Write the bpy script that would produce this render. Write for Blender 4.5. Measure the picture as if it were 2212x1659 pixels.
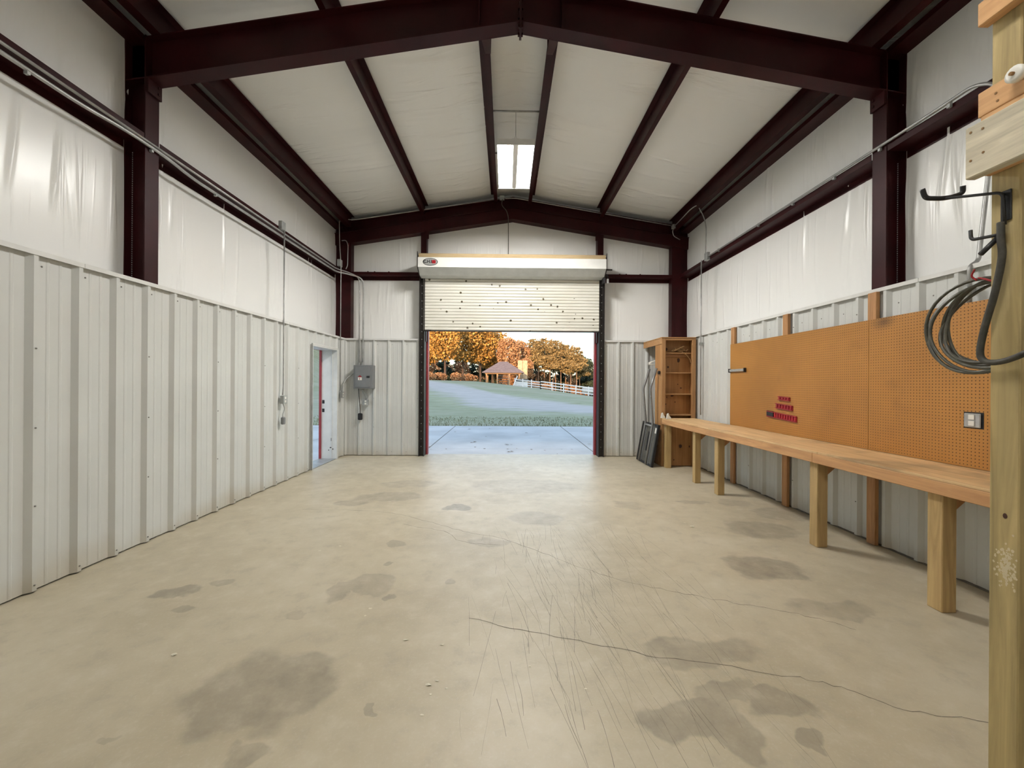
import bpy, bmesh, math, random
import numpy as np
from mathutils import Vector, Matrix

random.seed(7)
rng = np.random.default_rng(7)
for o in list(bpy.data.objects):
    bpy.data.objects.remove(o, do_unlink=True)
scene = bpy.context.scene
C = scene.collection

# ------------------------------------------------------------------ camera
FOC, YAW, PIT, ROL, EYE = 872.09, 0.0145, 0.0002, 0.0064, 1.5155
def cam_dir(r, u, w):
    c, s = math.cos(ROL), math.sin(ROL); xr = c*r - s*u; up = s*r + c*u
    c, s = math.cos(PIT), math.sin(PIT); yf = c*w - s*up; z = s*w + c*up
    c, s = math.cos(YAW), math.sin(YAW)
    return Vector((c*xr + s*yf, -s*xr + c*yf, z))
cam_data = bpy.data.cameras.new('camera')
cam = bpy.data.objects.new('camera', cam_data); C.objects.link(cam)
_r, _u, _b = cam_dir(1, 0, 0), cam_dir(0, 1, 0), -cam_dir(0, 0, 1)
cam.matrix_world = Matrix(((_r.x, _u.x, _b.x, 0), (_r.y, _u.y, _b.y, 0), (_r.z, _u.z, _b.z, EYE), (0, 0, 0, 1)))
cam_data.sensor_width = 36; cam_data.lens = FOC/2212*36
cam_data.clip_start = 0.05; cam_data.clip_end = 600
scene.camera = cam

# ------------------------------------------------------------------ light and exposure
SKY_STRENGTH = 0.29
SUN_STRENGTH = 2.6
TUBE_STRENGTH = 78.0
SUN_EL, SUN_AZ = math.radians(7), math.radians(-166)    # low evening sun behind the building, a little to its left
world = bpy.data.worlds.new('evening_sky'); scene.world = world; world.use_nodes = True
wn = world.node_tree.nodes; wl = world.node_tree.links
bg = wn['Background']; sky = wn.new('ShaderNodeTexSky')
sky.sky_type = 'NISHITA'; sky.sun_disc = False
sky.sun_elevation = SUN_EL; sky.sun_rotation = SUN_AZ
sky.air_density = 1.0; sky.dust_density = 1.0; sky.ozone_density = 2.0
hs = wn.new('ShaderNodeHueSaturation'); hs.inputs['Saturation'].default_value = 0.72
wl.new(sky.outputs[0], hs.inputs['Color']); wl.new(hs.outputs[0], bg.inputs[0]); bg.inputs[1].default_value = SKY_STRENGTH
sun_data = bpy.data.lights.new('evening_sun', 'SUN'); sun_data.energy = SUN_STRENGTH
sun_data.angle = math.radians(0.6); sun_data.color = (1.0, 0.62, 0.34)
sun = bpy.data.objects.new('evening_sun', sun_data); C.objects.link(sun)
_sd = Vector((math.sin(SUN_AZ)*math.cos(SUN_EL), math.cos(SUN_AZ)*math.cos(SUN_EL), math.sin(SUN_EL)))
sun.rotation_euler = _sd.to_track_quat('Z', 'Y').to_euler(); sun.location = _sd*60
vs = scene.view_settings
vs.view_transform = 'Standard'; vs.look = 'None'; vs.gamma = 1.0; vs.use_curve_mapping = False
vs.exposure = 1.42
scene.cycles.use_light_tree = False; scene.cycles.max_bounces = 5; scene.cycles.diffuse_bounces = 4; scene.cycles.glossy_bounces = 3
scene.cycles.caustics_reflective = False; scene.cycles.caustics_refractive = False

# ------------------------------------------------------------------ materials
def new_mat(name):
    m = bpy.data.materials.new(name); m.use_nodes = True
    nt = m.node_tree
    return m, nt, nt.nodes['Principled BSDF']
def coord(nt, scale=(1, 1, 1)):
    tc = nt.nodes.new('ShaderNodeTexCoord'); mp = nt.nodes.new('ShaderNodeMapping')
    mp.inputs['Scale'].default_value = scale
    nt.links.new(tc.outputs['Object'], mp.inputs['Vector'])
    return mp.outputs['Vector']
def noise(nt, vec, scale, detail=4, rough=0.55, dist=0.0):
    n = nt.nodes.new('ShaderNodeTexNoise')
    n.inputs['Scale'].default_value = scale; n.inputs['Detail'].default_value = detail
    n.inputs['Roughness'].default_value = rough; n.inputs['Distortion'].default_value = dist
    nt.links.new(vec, n.inputs['Vector'])
    return n.outputs['Fac']
def ramp(nt, fac, stops):
    r = nt.nodes.new('ShaderNodeValToRGB')
    e = r.color_ramp.elements
    while len(e) > 1: e.remove(e[-1])
    e[0].position = stops[0][0]; e[0].color = (*stops[0][1], 1)
    for p_, c_ in stops[1:]:
        x = e.new(p_); x.color = (*c_, 1)
    nt.links.new(fac, r.inputs['Fac'])
    return r.outputs['Color']
def math_node(nt, op, a, b=None, clamp=False):
    n = nt.nodes.new('ShaderNodeMath'); n.operation = op; n.use_clamp = clamp
    for i, v in enumerate((a, b)):
        if v is None: continue
        if hasattr(v, 'node'): nt.links.new(v, n.inputs[i])
        else: n.inputs[i].default_value = v
    return n.outputs[0]
def mix_col(nt, fac, a, b, blend='MIX'):
    n = nt.nodes.new('ShaderNodeMix'); n.data_type = 'RGBA'; n.blend_type = blend
    for sock, v in ((n.inputs[0], fac), (n.inputs[6], a), (n.inputs[7], b)):
        if hasattr(v, 'node'): nt.links.new(v, sock)
        elif isinstance(v, (int, float)): sock.default_value = v
        else: sock.default_value = (*v, 1)
    return n.outputs[2]
def bump(nt, bsdf, height, strength=0.3, dist=0.01):
    b = nt.nodes.new('ShaderNodeBump'); b.inputs['Strength'].default_value = strength
    b.inputs['Distance'].default_value = dist
    nt.links.new(height, b.inputs['Height']); nt.links.new(b.outputs['Normal'], bsdf.inputs['Normal'])
    return b
def plain(name, col, rough=0.5, metal=0.0, var=0.12, vscale=6.0, bumps=0.0, stretch=(1, 1, 1)):
    m, nt, b = new_mat(name)
    v = coord(nt, stretch); f = noise(nt, v, vscale)
    lo = tuple(max(0, c*(1-var)) for c in col); hi = tuple(min(1, c*(1+var)) for c in col)
    nt.links.new(ramp(nt, f, [(0.3, lo), (0.7, hi)]), b.inputs['Base Color'])
    b.inputs['Roughness'].default_value = rough; b.inputs['Metallic'].default_value = metal
    if bumps: bump(nt, b, noise(nt, v, vscale*12), bumps, 0.004)
    return m
def wood(name, dark, light, axis, rough=0.7, knots=0.0, knot_col=(0.05, 0.02, 0.008), grain=26.0, stain=None):
    m, nt, b = new_mat(name)
    sc = [1, 1, 1]; sc['xyz'.index(axis)] = 0.06
    v = coord(nt, sc); f = noise(nt, v, grain, 6, 0.6, 1.2)
    v1 = coord(nt); f2 = noise(nt, v1, 2.2, 3)
    c = ramp(nt, f, [(0.3, dark), (0.72, light)])
    c = mix_col(nt, math_node(nt, 'MULTIPLY', f2, 0.45), c, tuple(x*0.62 for x in light))
    if stain:
        f3 = noise(nt, v1, 1.1, 4, 0.6)
        c = mix_col(nt, math_node(nt, 'MULTIPLY', ramp_f(nt, f3, 0.5, 0.68), 0.7), c, stain)
    if knots:
        vo = nt.nodes.new('ShaderNodeTexVoronoi'); vo.inputs['Scale'].default_value = knots
        nt.links.new(v1, vo.inputs['Vector'])
        sep = nt.nodes.new('ShaderNodeSeparateColor'); nt.links.new(vo.outputs['Color'], sep.inputs[0])
        near = ramp_f(nt, vo.outputs['Distance'], 0.2, 0.1)
        k = math_node(nt, 'MULTIPLY', near, math_node(nt, 'GREATER_THAN', sep.outputs[0], 0.62))
        c = mix_col(nt, k, c, knot_col)
    nt.links.new(c, b.inputs['Base Color']); b.inputs['Roughness'].default_value = rough
    bump(nt, b, f, 0.25, 0.003)
    return m
def ramp_f(nt, fac, a, b_):
    n = nt.nodes.new('ShaderNodeMapRange'); n.clamp = True
    n.interpolation_type = 'SMOOTHSTEP'
    if a < b_:
        n.inputs[1].default_value = a; n.inputs[2].default_value = b_
        n.inputs[3].default_value = 0; n.inputs[4].default_value = 1
    else:
        n.inputs[1].default_value = b_; n.inputs[2].default_value = a
        n.inputs[3].default_value = 1; n.inputs[4].default_value = 0
    nt.links.new(fac, n.inputs[0])
    return n.outputs[0]

def panel_white():
    m, nt, b = new_mat('white_painted_sheet_metal')
    v = coord(nt); f = noise(nt, v, 1.6, 2); st = noise(nt, coord(nt, (9, 9, 0.5)), 3.0, 2)
    c = ramp(nt, f, [(0.3, (0.60, 0.61, 0.59)), (0.7, (0.645, 0.655, 0.635))])
    c = mix_col(nt, math_node(nt, 'MULTIPLY', ramp_f(nt, st, 0.56, 0.8), 0.05), c, (0.55, 0.54, 0.48))
    # grime splashed up from the floor
    sx = nt.nodes.new('ShaderNodeSeparateXYZ'); nt.links.new(v, sx.inputs[0])
    low = ramp_f(nt, math_node(nt, 'ADD', sx.outputs[2], math_node(nt, 'MULTIPLY', f, 0.5)), 0.5, 0.2)
    c = mix_col(nt, math_node(nt, 'MULTIPLY', low, 0.5), c, (0.46, 0.39, 0.27))
    nt.links.new(c, b.inputs['Base Color']); b.inputs['Roughness'].default_value = 0.42
    return m
def insulation(name, axis, sheen=0.32, soft=1.0):
    # white vinyl facing: woven scrim, long wrinkles running along one axis
    m, nt, b = new_mat(name)
    long_ = {'z': (1, 1, 0.05), 'x': (0.07, 1, 1)}[axis]
    v = coord(nt); w = noise(nt, coord(nt, long_), 7.0, 3, 0.55, 0.5)
    patch = noise(nt, v, 0.8, 1)
    fold = math_node(nt, 'MULTIPLY', ramp_f(nt, w, 0.52, 0.72), ramp_f(nt, patch, 0.42, 0.66))
    h = math_node(nt, 'ADD', fold, math_node(nt, 'MULTIPLY', w, 0.25))
    nt.links.new(ramp(nt, patch, [(0.3, (0.83, 0.83, 0.81)), (0.7, (0.87, 0.87, 0.85))]), b.inputs['Base Color'])
    b.inputs['Roughness'].default_value = sheen
    bump(nt, b, h, 0.5*soft, 0.016)
    return m
M = {}
M['panel'] = panel_white()
M['insul_wall'] = insulation('white_vinyl_wall_insulation', 'z', 0.3)
M['insul_roof'] = insulation('white_vinyl_roof_insulation', 'x', 0.42, 1.7)
M['maroon'] = plain('maroon_primer_steel', (0.028, 0.0032, 0.0042), 0.45, 0, 0.3, 3.0, 0.05)
M['maroon'].node_tree.nodes['Principled BSDF'].inputs['Specular IOR Level'].default_value = 0.16
M['trim_white'] = plain('white_trim_metal', (0.72, 0.72, 0.70), 0.4, 0, 0.06)
M['trim_red'] = plain('barn_red_trim', (0.30, 0.035, 0.045), 0.45, 0, 0.15)
M['galv'] = plain('galvanised_conduit', (0.40, 0.40, 0.39), 0.38, 0.5, 0.2, 10)
M['galv_box'] = plain('galvanised_box', (0.40, 0.41, 0.40), 0.5, 0.5, 0.2, 8)
M['grey_enamel'] = plain('grey_enamel', (0.21, 0.215, 0.22), 0.4, 0.1, 0.08)
M['black'] = plain('black_rubber', (0.012, 0.012, 0.014), 0.5, 0, 0.3)
M['dark_steel'] = plain('dark_track_steel', (0.022, 0.018, 0.016), 0.5, 0.4, 0.4, 12)
M['white_plastic'] = plain('white_plastic', (0.82, 0.80, 0.74), 0.35, 0, 0.05)
M['hood_white'] = plain('hood_white_enamel', (0.80, 0.80, 0.77), 0.35, 0, 0.04)
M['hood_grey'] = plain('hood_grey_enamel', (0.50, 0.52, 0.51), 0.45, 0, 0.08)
M['red_plastic'] = plain('red_plastic', (0.33, 0.012, 0.018), 0.35, 0, 0.15)
M['steel'] = plain('brushed_steel', (0.42, 0.42, 0.42), 0.4, 0.35, 0.15, 14)
M['screw'] = plain('screw_head', (0.22, 0.21, 0.20), 0.4, 0.7, 0.1)
M['pine_y'] = wood('pine_lumber', (0.546, 0.286, 0.117), (0.858, 0.52, 0.247), 'y', 0.6, 0)
M['bench_y'] = wood('bench_lumber', (0.39, 0.189, 0.072), (0.754, 0.429, 0.195), 'y', 0.6, 2.2, (0.16, 0.07, 0.02), 22)
M['bench_top'] = wood('bench_plywood', (0.504, 0.294, 0.133), (0.92, 0.644, 0.336), 'y', 0.62, 0, grain=18, stain=(0.26, 0.17, 0.09))
M['treated_z'] = wood('treated_post', (0.289, 0.221, 0.093), (0.612, 0.476, 0.221), 'z', 0.7, 1.6, (0.07, 0.04, 0.015), 20)
M['leg_z'] = wood('bench_leg_lumber', (0.336, 0.217, 0.084), (0.616, 0.434, 0.196), 'z', 0.7, 1.8, (0.10, 0.05, 0.02), 20)
M['stud_z'] = wood('stud_lumber', (0.312, 0.138, 0.05), (0.6, 0.325, 0.138), 'z', 0.65, 0)
M['weathered_y'] = wood('weathered_board', (0.42, 0.378, 0.28), (0.868, 0.784, 0.602), 'y', 0.8, 0, grain=30, stain=(0.36, 0.33, 0.25))
M['ply_z'] = wood('cabinet_plywood', (0.31, 0.132, 0.04), (0.575, 0.31, 0.115), 'z', 0.6, 0, (0.055, 0.018, 0.008), 9)
M['cab_z'] = wood('cabinet_lumber', (0.287, 0.138, 0.052), (0.506, 0.276, 0.115), 'z', 0.62, 0)
M['cab_x'] = wood('cabinet_shelf_lumber', (0.322, 0.155, 0.057), (0.552, 0.31, 0.132), 'x', 0.62, 0)
M['board_x'] = wood('hood_board', (0.34, 0.24, 0.12), (0.55, 0.42, 0.24), 'x', 0.75, 0)
M['rope'] = plain('brown_rope', (0.26, 0.14, 0.05), 0.8, 0, 0.25, 30)
M['hose'] = plain('grey_brown_cable', (0.075, 0.07, 0.052), 0.38, 0, 0.25, 40)
M['cord_dark'] = plain('dusty_dark_cord', (0.04, 0.037, 0.028), 0.65, 0, 0.4, 30)

def concrete():
    m, nt, b = new_mat('worn_concrete')
    v = coord(nt)
    n1 = noise(nt, v, 0.8, 4, 0.6); n2 = noise(nt, v, 6.0, 5, 0.65); n3 = noise(nt, v, 60, 2, 0.6)
    c = ramp(nt, n1, [(0.28, (0.43, 0.37, 0.255)), (0.5, (0.52, 0.455, 0.325)), (0.72, (0.60, 0.535, 0.40))])
    c = mix_col(nt, math_node(nt, 'MULTIPLY', ramp_f(nt, n2, 0.5, 0.7), 0.45), c, (0.39, 0.345, 0.26))
    c = mix_col(nt, math_node(nt, 'MULTIPLY', ramp_f(nt, n2, 0.5, 0.3), 0.35), c, (0.64, 0.58, 0.46))
    c = mix_col(nt, math_node(nt, 'MULTIPLY', ramp_f(nt, n3, 0.5, 0.75), 0.22), c, (0.62, 0.58, 0.49))
    # oil and water stains: ellipses with ragged outlines
    wob = nt.nodes.new('ShaderNodeTexNoise'); wob.inputs['Scale'].default_value = 3.4; wob.inputs['Detail'].default_value = 4
    nt.links.new(v, wob.inputs['Vector'])
    off = nt.nodes.new('ShaderNodeVectorMath'); off.operation = 'MULTIPLY_ADD'
    nt.links.new(wob.outputs['Color'], off.inputs[0]); off.inputs[1].default_value = (0.34, 0.34, 0); off.inputs[2].default_value = (-0.17, -0.17, 0)
    wv = nt.nodes.new('ShaderNodeVectorMath'); wv.operation = 'ADD'
    nt.links.new(v, wv.inputs[0]); nt.links.new(off.outputs[0], wv.inputs[1])
    total = None
    for (sx, sy, rx, ry, amt) in STAINS:
        s = nt.nodes.new('ShaderNodeVectorMath'); s.operation = 'SUBTRACT'
        nt.links.new(wv.outputs[0], s.inputs[0]); s.inputs[1].default_value = (sx, sy, 0)
        q = nt.nodes.new('ShaderNodeVectorMath'); q.operation = 'MULTIPLY'
        nt.links.new(s.outputs[0], q.inputs[0]); q.inputs[1].default_value = (1/rx, 1/ry, 0)
        ln = nt.nodes.new('ShaderNodeVectorMath'); ln.operation = 'LENGTH'
        nt.links.new(q.outputs[0], ln.inputs[0])
        k = math_node(nt, 'MULTIPLY', ramp_f(nt, ln.outputs['Value'], 1.1, 0.84), amt)
        total = k if total is None else math_node(nt, 'MAXIMUM', total, k)
    brk = math_node(nt, 'ADD', 0.25, math_node(nt, 'MULTIPLY', n2, 1.4))
    total = math_node(nt, 'MULTIPLY', total, brk, True)
    c = mix_col(nt, math_node(nt, 'MULTIPLY', total, 0.78), c, (0.20, 0.17, 0.13))
    nt.links.new(c, b.inputs['Base Color'])
    rr = nt.nodes.new('ShaderNodeMapRange'); rr.inputs[3].default_value = 0.33; rr.inputs[4].default_value = 0.55
    nt.links.new(n2, rr.inputs[0]); nt.links.new(rr.outputs[0], b.inputs['Roughness'])
    bump(nt, b, n3, 0.06, 0.003)
    return m
# (x, y, radius x, radius y, strength), measured on the slab
STAINS = [(-1.18, 2.02, 0.348, 0.304, 0.62),
          (-2.35, 2.94, 0.155, 0.098, 0.75),
          (-2.13, 3.06, 0.077, 0.071, 0.5),
          (-2.17, 2.69, 0.068, 0.038, 0.5),
          (-1.01, 3.04, 0.202, 0.154, 0.5),
          (-1.21, 2.94, 0.121, 0.144, 0.5),
          (-0.81, 2.89, 0.046, 0.038, 0.6),
          (1.13, 2.29, 0.355, 0.135, 0.55),
          (0.83, 1.84, 0.232, 0.103, 0.62),
          (1.31, 1.88, 0.183, 0.08, 0.6),
          (1.0, 1.73, 0.123, 0.141, 0.6),
          (1.07, 1.96, 0.158, 0.088, 0.5),
          (1.34, 1.7, 0.066, 0.044, 0.65),
          (2.15, 3.32, 0.312, 0.25, 0.7),
          (2.28, 3.18, 0.164, 0.107, 0.6),
          (2.25, 2.73, 0.266, 0.124, 0.42),
          (2.68, 4.23, 0.349, 0.27, 0.55),
          (3.28, 4.73, 0.326, 0.237, 0.45),
          (2.98, 5.18, 0.237, 0.162, 0.4),
          (-0.58, 4.96, 0.171, 0.13, 0.75),
          (-1.56, 5.44, 0.437, 0.224, 0.5),
          (-1.95, 5.16, 0.237, 0.161, 0.45),
          (-1.07, 1.65, 0.104, 0.062, 0.5),
          (-0.14, 3.86, 0.199, 0.113, 0.4),
          (-0.41, 3.12, 0.05, 0.059, 0.5),
          (-0.99, 3.84, 0.088, 0.089, 0.5),
          (0.26, 6.0, 0.826, 0.436, 0.3),
          (0.36, 4.55, 0.313, 0.251, 0.35),
          (-1.48, 6.12, 0.421, 0.227, 0.35),
          (2.45, 5.19, 0.214, 0.122, 0.5),
          (1.54, 5.09, 0.175, 0.157, 0.4),
          (-0.96, 3.41, 0.047, 0.044, 0.6),
          (-1.37, 2.67, 0.08, 0.054, 0.35),
          (-1.64, 1.73, 0.052, 0.023, 0.4),
          (-0.6, 1.88, 0.039, 0.021, 0.5)]
M['concrete'] = concrete()
M['apron'] = plain('outdoor_concrete', (0.60, 0.585, 0.57), 0.8, 0, 0.16, 0.7, 0.05)
M['crack'] = plain('crack_dirt', (0.13, 0.11, 0.085), 0.9, 0, 0.3, 20)
M['scratch'] = plain('tyre_scuff', (0.24, 0.21, 0.165), 0.8, 0, 0.3, 9)

def pegboard_mat():
    m, nt, b = new_mat('brown_pegboard')
    v = coord(nt); n1 = noise(nt, v, 1.2, 4)
    c = ramp(nt, n1, [(0.3, (0.37, 0.165, 0.032)), (0.7, (0.47, 0.215, 0.045))])
    dirt = noise(nt, v, 3.0, 5)
    c = mix_col(nt, math_node(nt, 'MULTIPLY', ramp_f(nt, dirt, 0.55, 0.8), 0.35), c, (0.22, 0.10, 0.03))
    # greasy smudge at the top corner of the nearer sheet
    sm = nt.nodes.new('ShaderNodeVectorMath'); sm.operation = 'SUBTRACT'; nt.links.new(v, sm.inputs[0]); sm.inputs[1].default_value = (0, 3.70, 2.115)
    sq = nt.nodes.new('ShaderNodeVectorMath'); sq.operation = 'MULTIPLY'; nt.links.new(sm.outputs[0], sq.inputs[0]); sq.inputs[1].default_value = (0, 6.5, 11)
    sl_ = nt.nodes.new('ShaderNodeVectorMath'); sl_.operation = 'LENGTH'; nt.links.new(sq.outputs[0], sl_.inputs[0])
    c = mix_col(nt, math_node(nt, 'MULTIPLY', ramp_f(nt, math_node(nt, 'ADD', sl_.outputs['Value'], math_node(nt, 'MULTIPLY', dirt, .9)), 1.5, .5), .75), c, (0.10, 0.05, 0.02))
    # drilled holes on a one inch grid
    sc = nt.nodes.new('ShaderNodeVectorMath'); sc.operation = 'MULTIPLY'; nt.links.new(v, sc.inputs[0]); sc.inputs[1].default_value = (0, 1/0.0254, 1/0.0254)
    fr = nt.nodes.new('ShaderNodeVectorMath'); fr.operation = 'FRACTION'; nt.links.new(sc.outputs[0], fr.inputs[0])
    sb = nt.nodes.new('ShaderNodeVectorMath'); sb.operation = 'SUBTRACT'; nt.links.new(fr.outputs[0], sb.inputs[0]); sb.inputs[1].default_value = (0, 0.5, 0.5)
    ln = nt.nodes.new('ShaderNodeVectorMath'); ln.operation = 'LENGTH'; nt.links.new(sb.outputs[0], ln.inputs[0])
    hole = ramp_f(nt, ln.outputs['Value'], 0.17, 0.12)
    c = mix_col(nt, hole, c, (0.05, 0.022, 0.008))
    nt.links.new(c, b.inputs['Base Color']); b.inputs['Roughness'].default_value = 0.45
    bump(nt, b, math_node(nt, 'SUBTRACT', 1.0, hole), 0.8, 0.004)
    return m
M['pegboard'] = pegboard_mat()
def curtain_mat():
    m, nt, b = new_mat('chipped_white_slat')
    v = coord(nt, (1, 1, 1.0))
    vo = nt.nodes.new('ShaderNodeTexVoronoi'); vo.inputs['Scale'].default_value = 7.5; nt.links.new(v, vo.inputs['Vector'])
    sep = nt.nodes.new('ShaderNodeSeparateColor'); nt.links.new(vo.outputs['Color'], sep.inputs[0])
    k = math_node(nt, 'MULTIPLY', ramp_f(nt, math_node(nt, 'ADD', vo.outputs['Distance'], math_node(nt, 'MULTIPLY', noise(nt, v, 40, 3), 0.16)), 0.27, 0.235), math_node(nt, 'GREATER_THAN', sep.outputs[0], 0.6))
    c = ramp(nt, noise(nt, v, 2, 4), [(0.3, (0.70, 0.68, 0.60)), (0.7, (0.78, 0.765, 0.70))])
    c = mix_col(nt, k, c, (0.09, 0.075, 0.04))
    nt.links.new(c, b.inputs['Base Color']); b.inputs['Roughness'].default_value = 0.4
    return m
M['slat'] = curtain_mat()
def emitter(name, col, strength):
    m, nt, b = new_mat(name)
    b.inputs['Base Color'].default_value = (0.8, 0.8, 0.8, 1)
    b.inputs['Emission Color'].default_value = (*col, 1); b.inputs['Emission Strength'].default_value = strength
    return m
M['tube_off'] = plain('unlit_tube_glass', (0.75, 0.75, 0.72), 0.25, 0, 0.02)
M['tube'] = emitter('fluorescent_tube_glow', (1.0, 0.98, 0.94), TUBE_STRENGTH)

# ------------------------------------------------------------------ geometry helpers
class MB:
    def __init__(s): s.v = []; s.f = []
    def add(s, vs_, fs_):
        n = len(s.v); s.v += [tuple(p_) for p_ in vs_]; s.f += [tuple(i+n for i in q) for q in fs_]; return s
    def box(s, x0, x1, y0, y1, z0, z1):
        return s.add([(x0, y0, z0), (x1, y0, z0), (x1, y1, z0), (x0, y1, z0), (x0, y0, z1), (x1, y0, z1), (x1, y1, z1), (x0, y1, z1)],
                     [(0, 3, 2, 1), (4, 5, 6, 7), (0, 1, 5, 4), (1, 2, 6, 5), (2, 3, 7, 6), (3, 0, 4, 7)])
    def bevbox(s, x0, x1, y0, y1, z0, z1, b=0.004):
        bm = bmesh.new(); bmesh.ops.create_cube(bm, size=1)
        for v in bm.verts:
            v.co = ((x0+x1)/2+v.co.x*(x1-x0), (y0+y1)/2+v.co.y*(y1-y0), (z0+z1)/2+v.co.z*(z1-z0))
        bmesh.ops.bevel(bm, geom=bm.edges[:], offset=min(b, (x1-x0)*.4, (y1-y0)*.4, (z1-z0)*.4), segments=1, affect='EDGES')
        bm.verts.index_update()
        s.add([v.co[:] for v in bm.verts], [[v.index for v in f.verts] for f in bm.faces]); bm.free(); return s
    def prism(s, prof, axis, a, b):
        # prof: closed polygon in the two other axes (kept in xyz order), extruded from a to b
        i = 'xyz'.index(axis); n = len(prof)
        def P(q, t):
            q = list(q); q.insert(i, t); return tuple(q)
        vs_ = [P(q, a) for q in prof] + [P(q, b) for q in prof]
        fs_ = [tuple(range(n))[::-1], tuple(range(n, 2*n))] + [(k, (k+1) % n, (k+1) % n+n, k+n) for k in range(n)]
        return s.add(vs_, fs_)
    def sheet(s, prof, axis, a, b, t=0.0):
        # open profile swept along an axis
        i = 'xyz'.index(axis); n = len(prof)
        def P(q, w):
            q = list(q); q.insert(i, w); return tuple(q)
        return s.add([P(q, a) for q in prof] + [P(q, b) for q in prof], [(k, k+1, k+1+n, k+n) for k in range(n-1)])
    def tube(s, pts, r, n=8, cap=True, close=False):
        pts = [Vector(p_) for p_ in pts]; m = len(pts); rings = []
        up = None
        for k, p_ in enumerate(pts):
            if close: d = (pts[(k+1) % m]-pts[k-1])
            else: d = (pts[min(k+1, m-1)]-pts[max(k-1, 0)])
            d.normalize()
            if up is None: up = Vector((0, 0, 1)) if abs(d.z) < .9 else Vector((1, 0, 0))
            a = d.cross(up)
            if a.length < 1e-4: a = d.cross(Vector((0.3, 1, 0.2)))
            a.normalize(); b = a.cross(d); up = b
            rr = r[k] if hasattr(r, '__len__') else r
            rings.append([p_+a*math.cos(t)*rr+b*math.sin(t)*rr for t in [2*math.pi*j/n for j in range(n)]])
        vs_ = [q for R_ in rings for q in R_]; fs_ = []
        for k in range(m if close else m-1):
            k2 = (k+1) % m
            fs_ += [(k*n+j, k*n+(j+1) % n, k2*n+(j+1) % n, k2*n+j) for j in range(n)]
        if cap and not close:
            fs_ += [tuple(range(n))[::-1], tuple(range((m-1)*n, m*n))]
        return s.add(vs_, fs_)
    def cyl(s, p0, p1, r, n=12): return s.tube([p0, p1], r, n)
    def obj(s, name, mat, parent=None, smooth=False):
        me = bpy.data.meshes.new(name); me.from_pydata(s.v, [], s.f)
        bm = bmesh.new(); bm.from_mesh(me); bmesh.ops.recalc_face_normals(bm, faces=bm.faces); bm.to_mesh(me); bm.free()
        me.materials.append(mat)
        o = bpy.data.objects.new(name, me); C.objects.link(o)
        if smooth:
            me.shade_smooth()
        if parent is not None: attach(o, parent)
        return o
def attach(o, parent):
    o.parent = parent; o.matrix_parent_inverse = Matrix.Translation(parent.location).inverted() if parent.type == 'EMPTY' else Matrix.Identity(4)
def tag(o, label=None, cat=None, group=None, kind=None):
    if label: o['label'] = label
    if cat: o['category'] = cat
    if group: o['group'] = group
    if kind: o['kind'] = kind
    return o
def thing(name, loc, label, cat, group=None, kind=None):
    o = bpy.data.objects.new(name, None); C.objects.link(o); o.location = loc; o.empty_display_size = 0.1
    return tag(o, label, cat, group, kind)
def smooth_path(pts, n=6):
    # Catmull-Rom through the points
    P_ = [Vector(q) for q in pts]; P_ = [P_[0]*2-P_[1]] + P_ + [P_[-1]*2-P_[-2]]; out = []
    for i in range(1, len(P_)-2):
        for k in range(n):
            t = k/n; a, b, c, d = P_[i-1], P_[i], P_[i+1], P_[i+2]
            out.append(0.5*((2*b)+(c-a)*t+(2*a-5*b+4*c-d)*t*t+(3*b-a-3*c+d)*t**3))
    out.append(P_[-2]); return out
def rounded(pts, rad=0.08, n=5):
    # polyline with rounded corners, as bent pipe
    P_ = [Vector(q) for q in pts]; out = [P_[0]]
    for i in range(1, len(P_)-1):
        a, b, c = P_[i-1], P_[i], P_[i+1]
        d1 = (a-b); d2 = (c-b); r = min(rad, d1.length*.45, d2.length*.45)
        p0 = b+d1.normalized()*r; p1 = b+d2.normalized()*r
        for k in range(n+1):
            t = k/n; out.append(p0*(1-t)**2+b*2*t*(1-t)+p1*t*t)
    out.append(P_[-1]); return out

# ------------------------------------------------------------------ building constants (metres)
RX = 0.117                       # ridge line
YN, YF = 3.8485, 3.9975          # main frame, near and far edge of its flanges
YBACK, YEND = -0.95, 8.70        # insulation planes of the two gable walls
XL, XR = -3.61, 3.86             # insulation planes of the side walls
RIBL, RIBR, RIBE = -3.3655, 3.545, 8.48   # rib faces of the sheet metal wainscot
PITCH = 0.1706
def zraf(x): return 4.98 - PITCH*abs(x-RX)        # underside of the main rafter
def zroof(x): return 5.585 - PITCH*abs(x-RX)      # roof insulation at the purlins
def mir(x): return 2*RX - x

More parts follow.
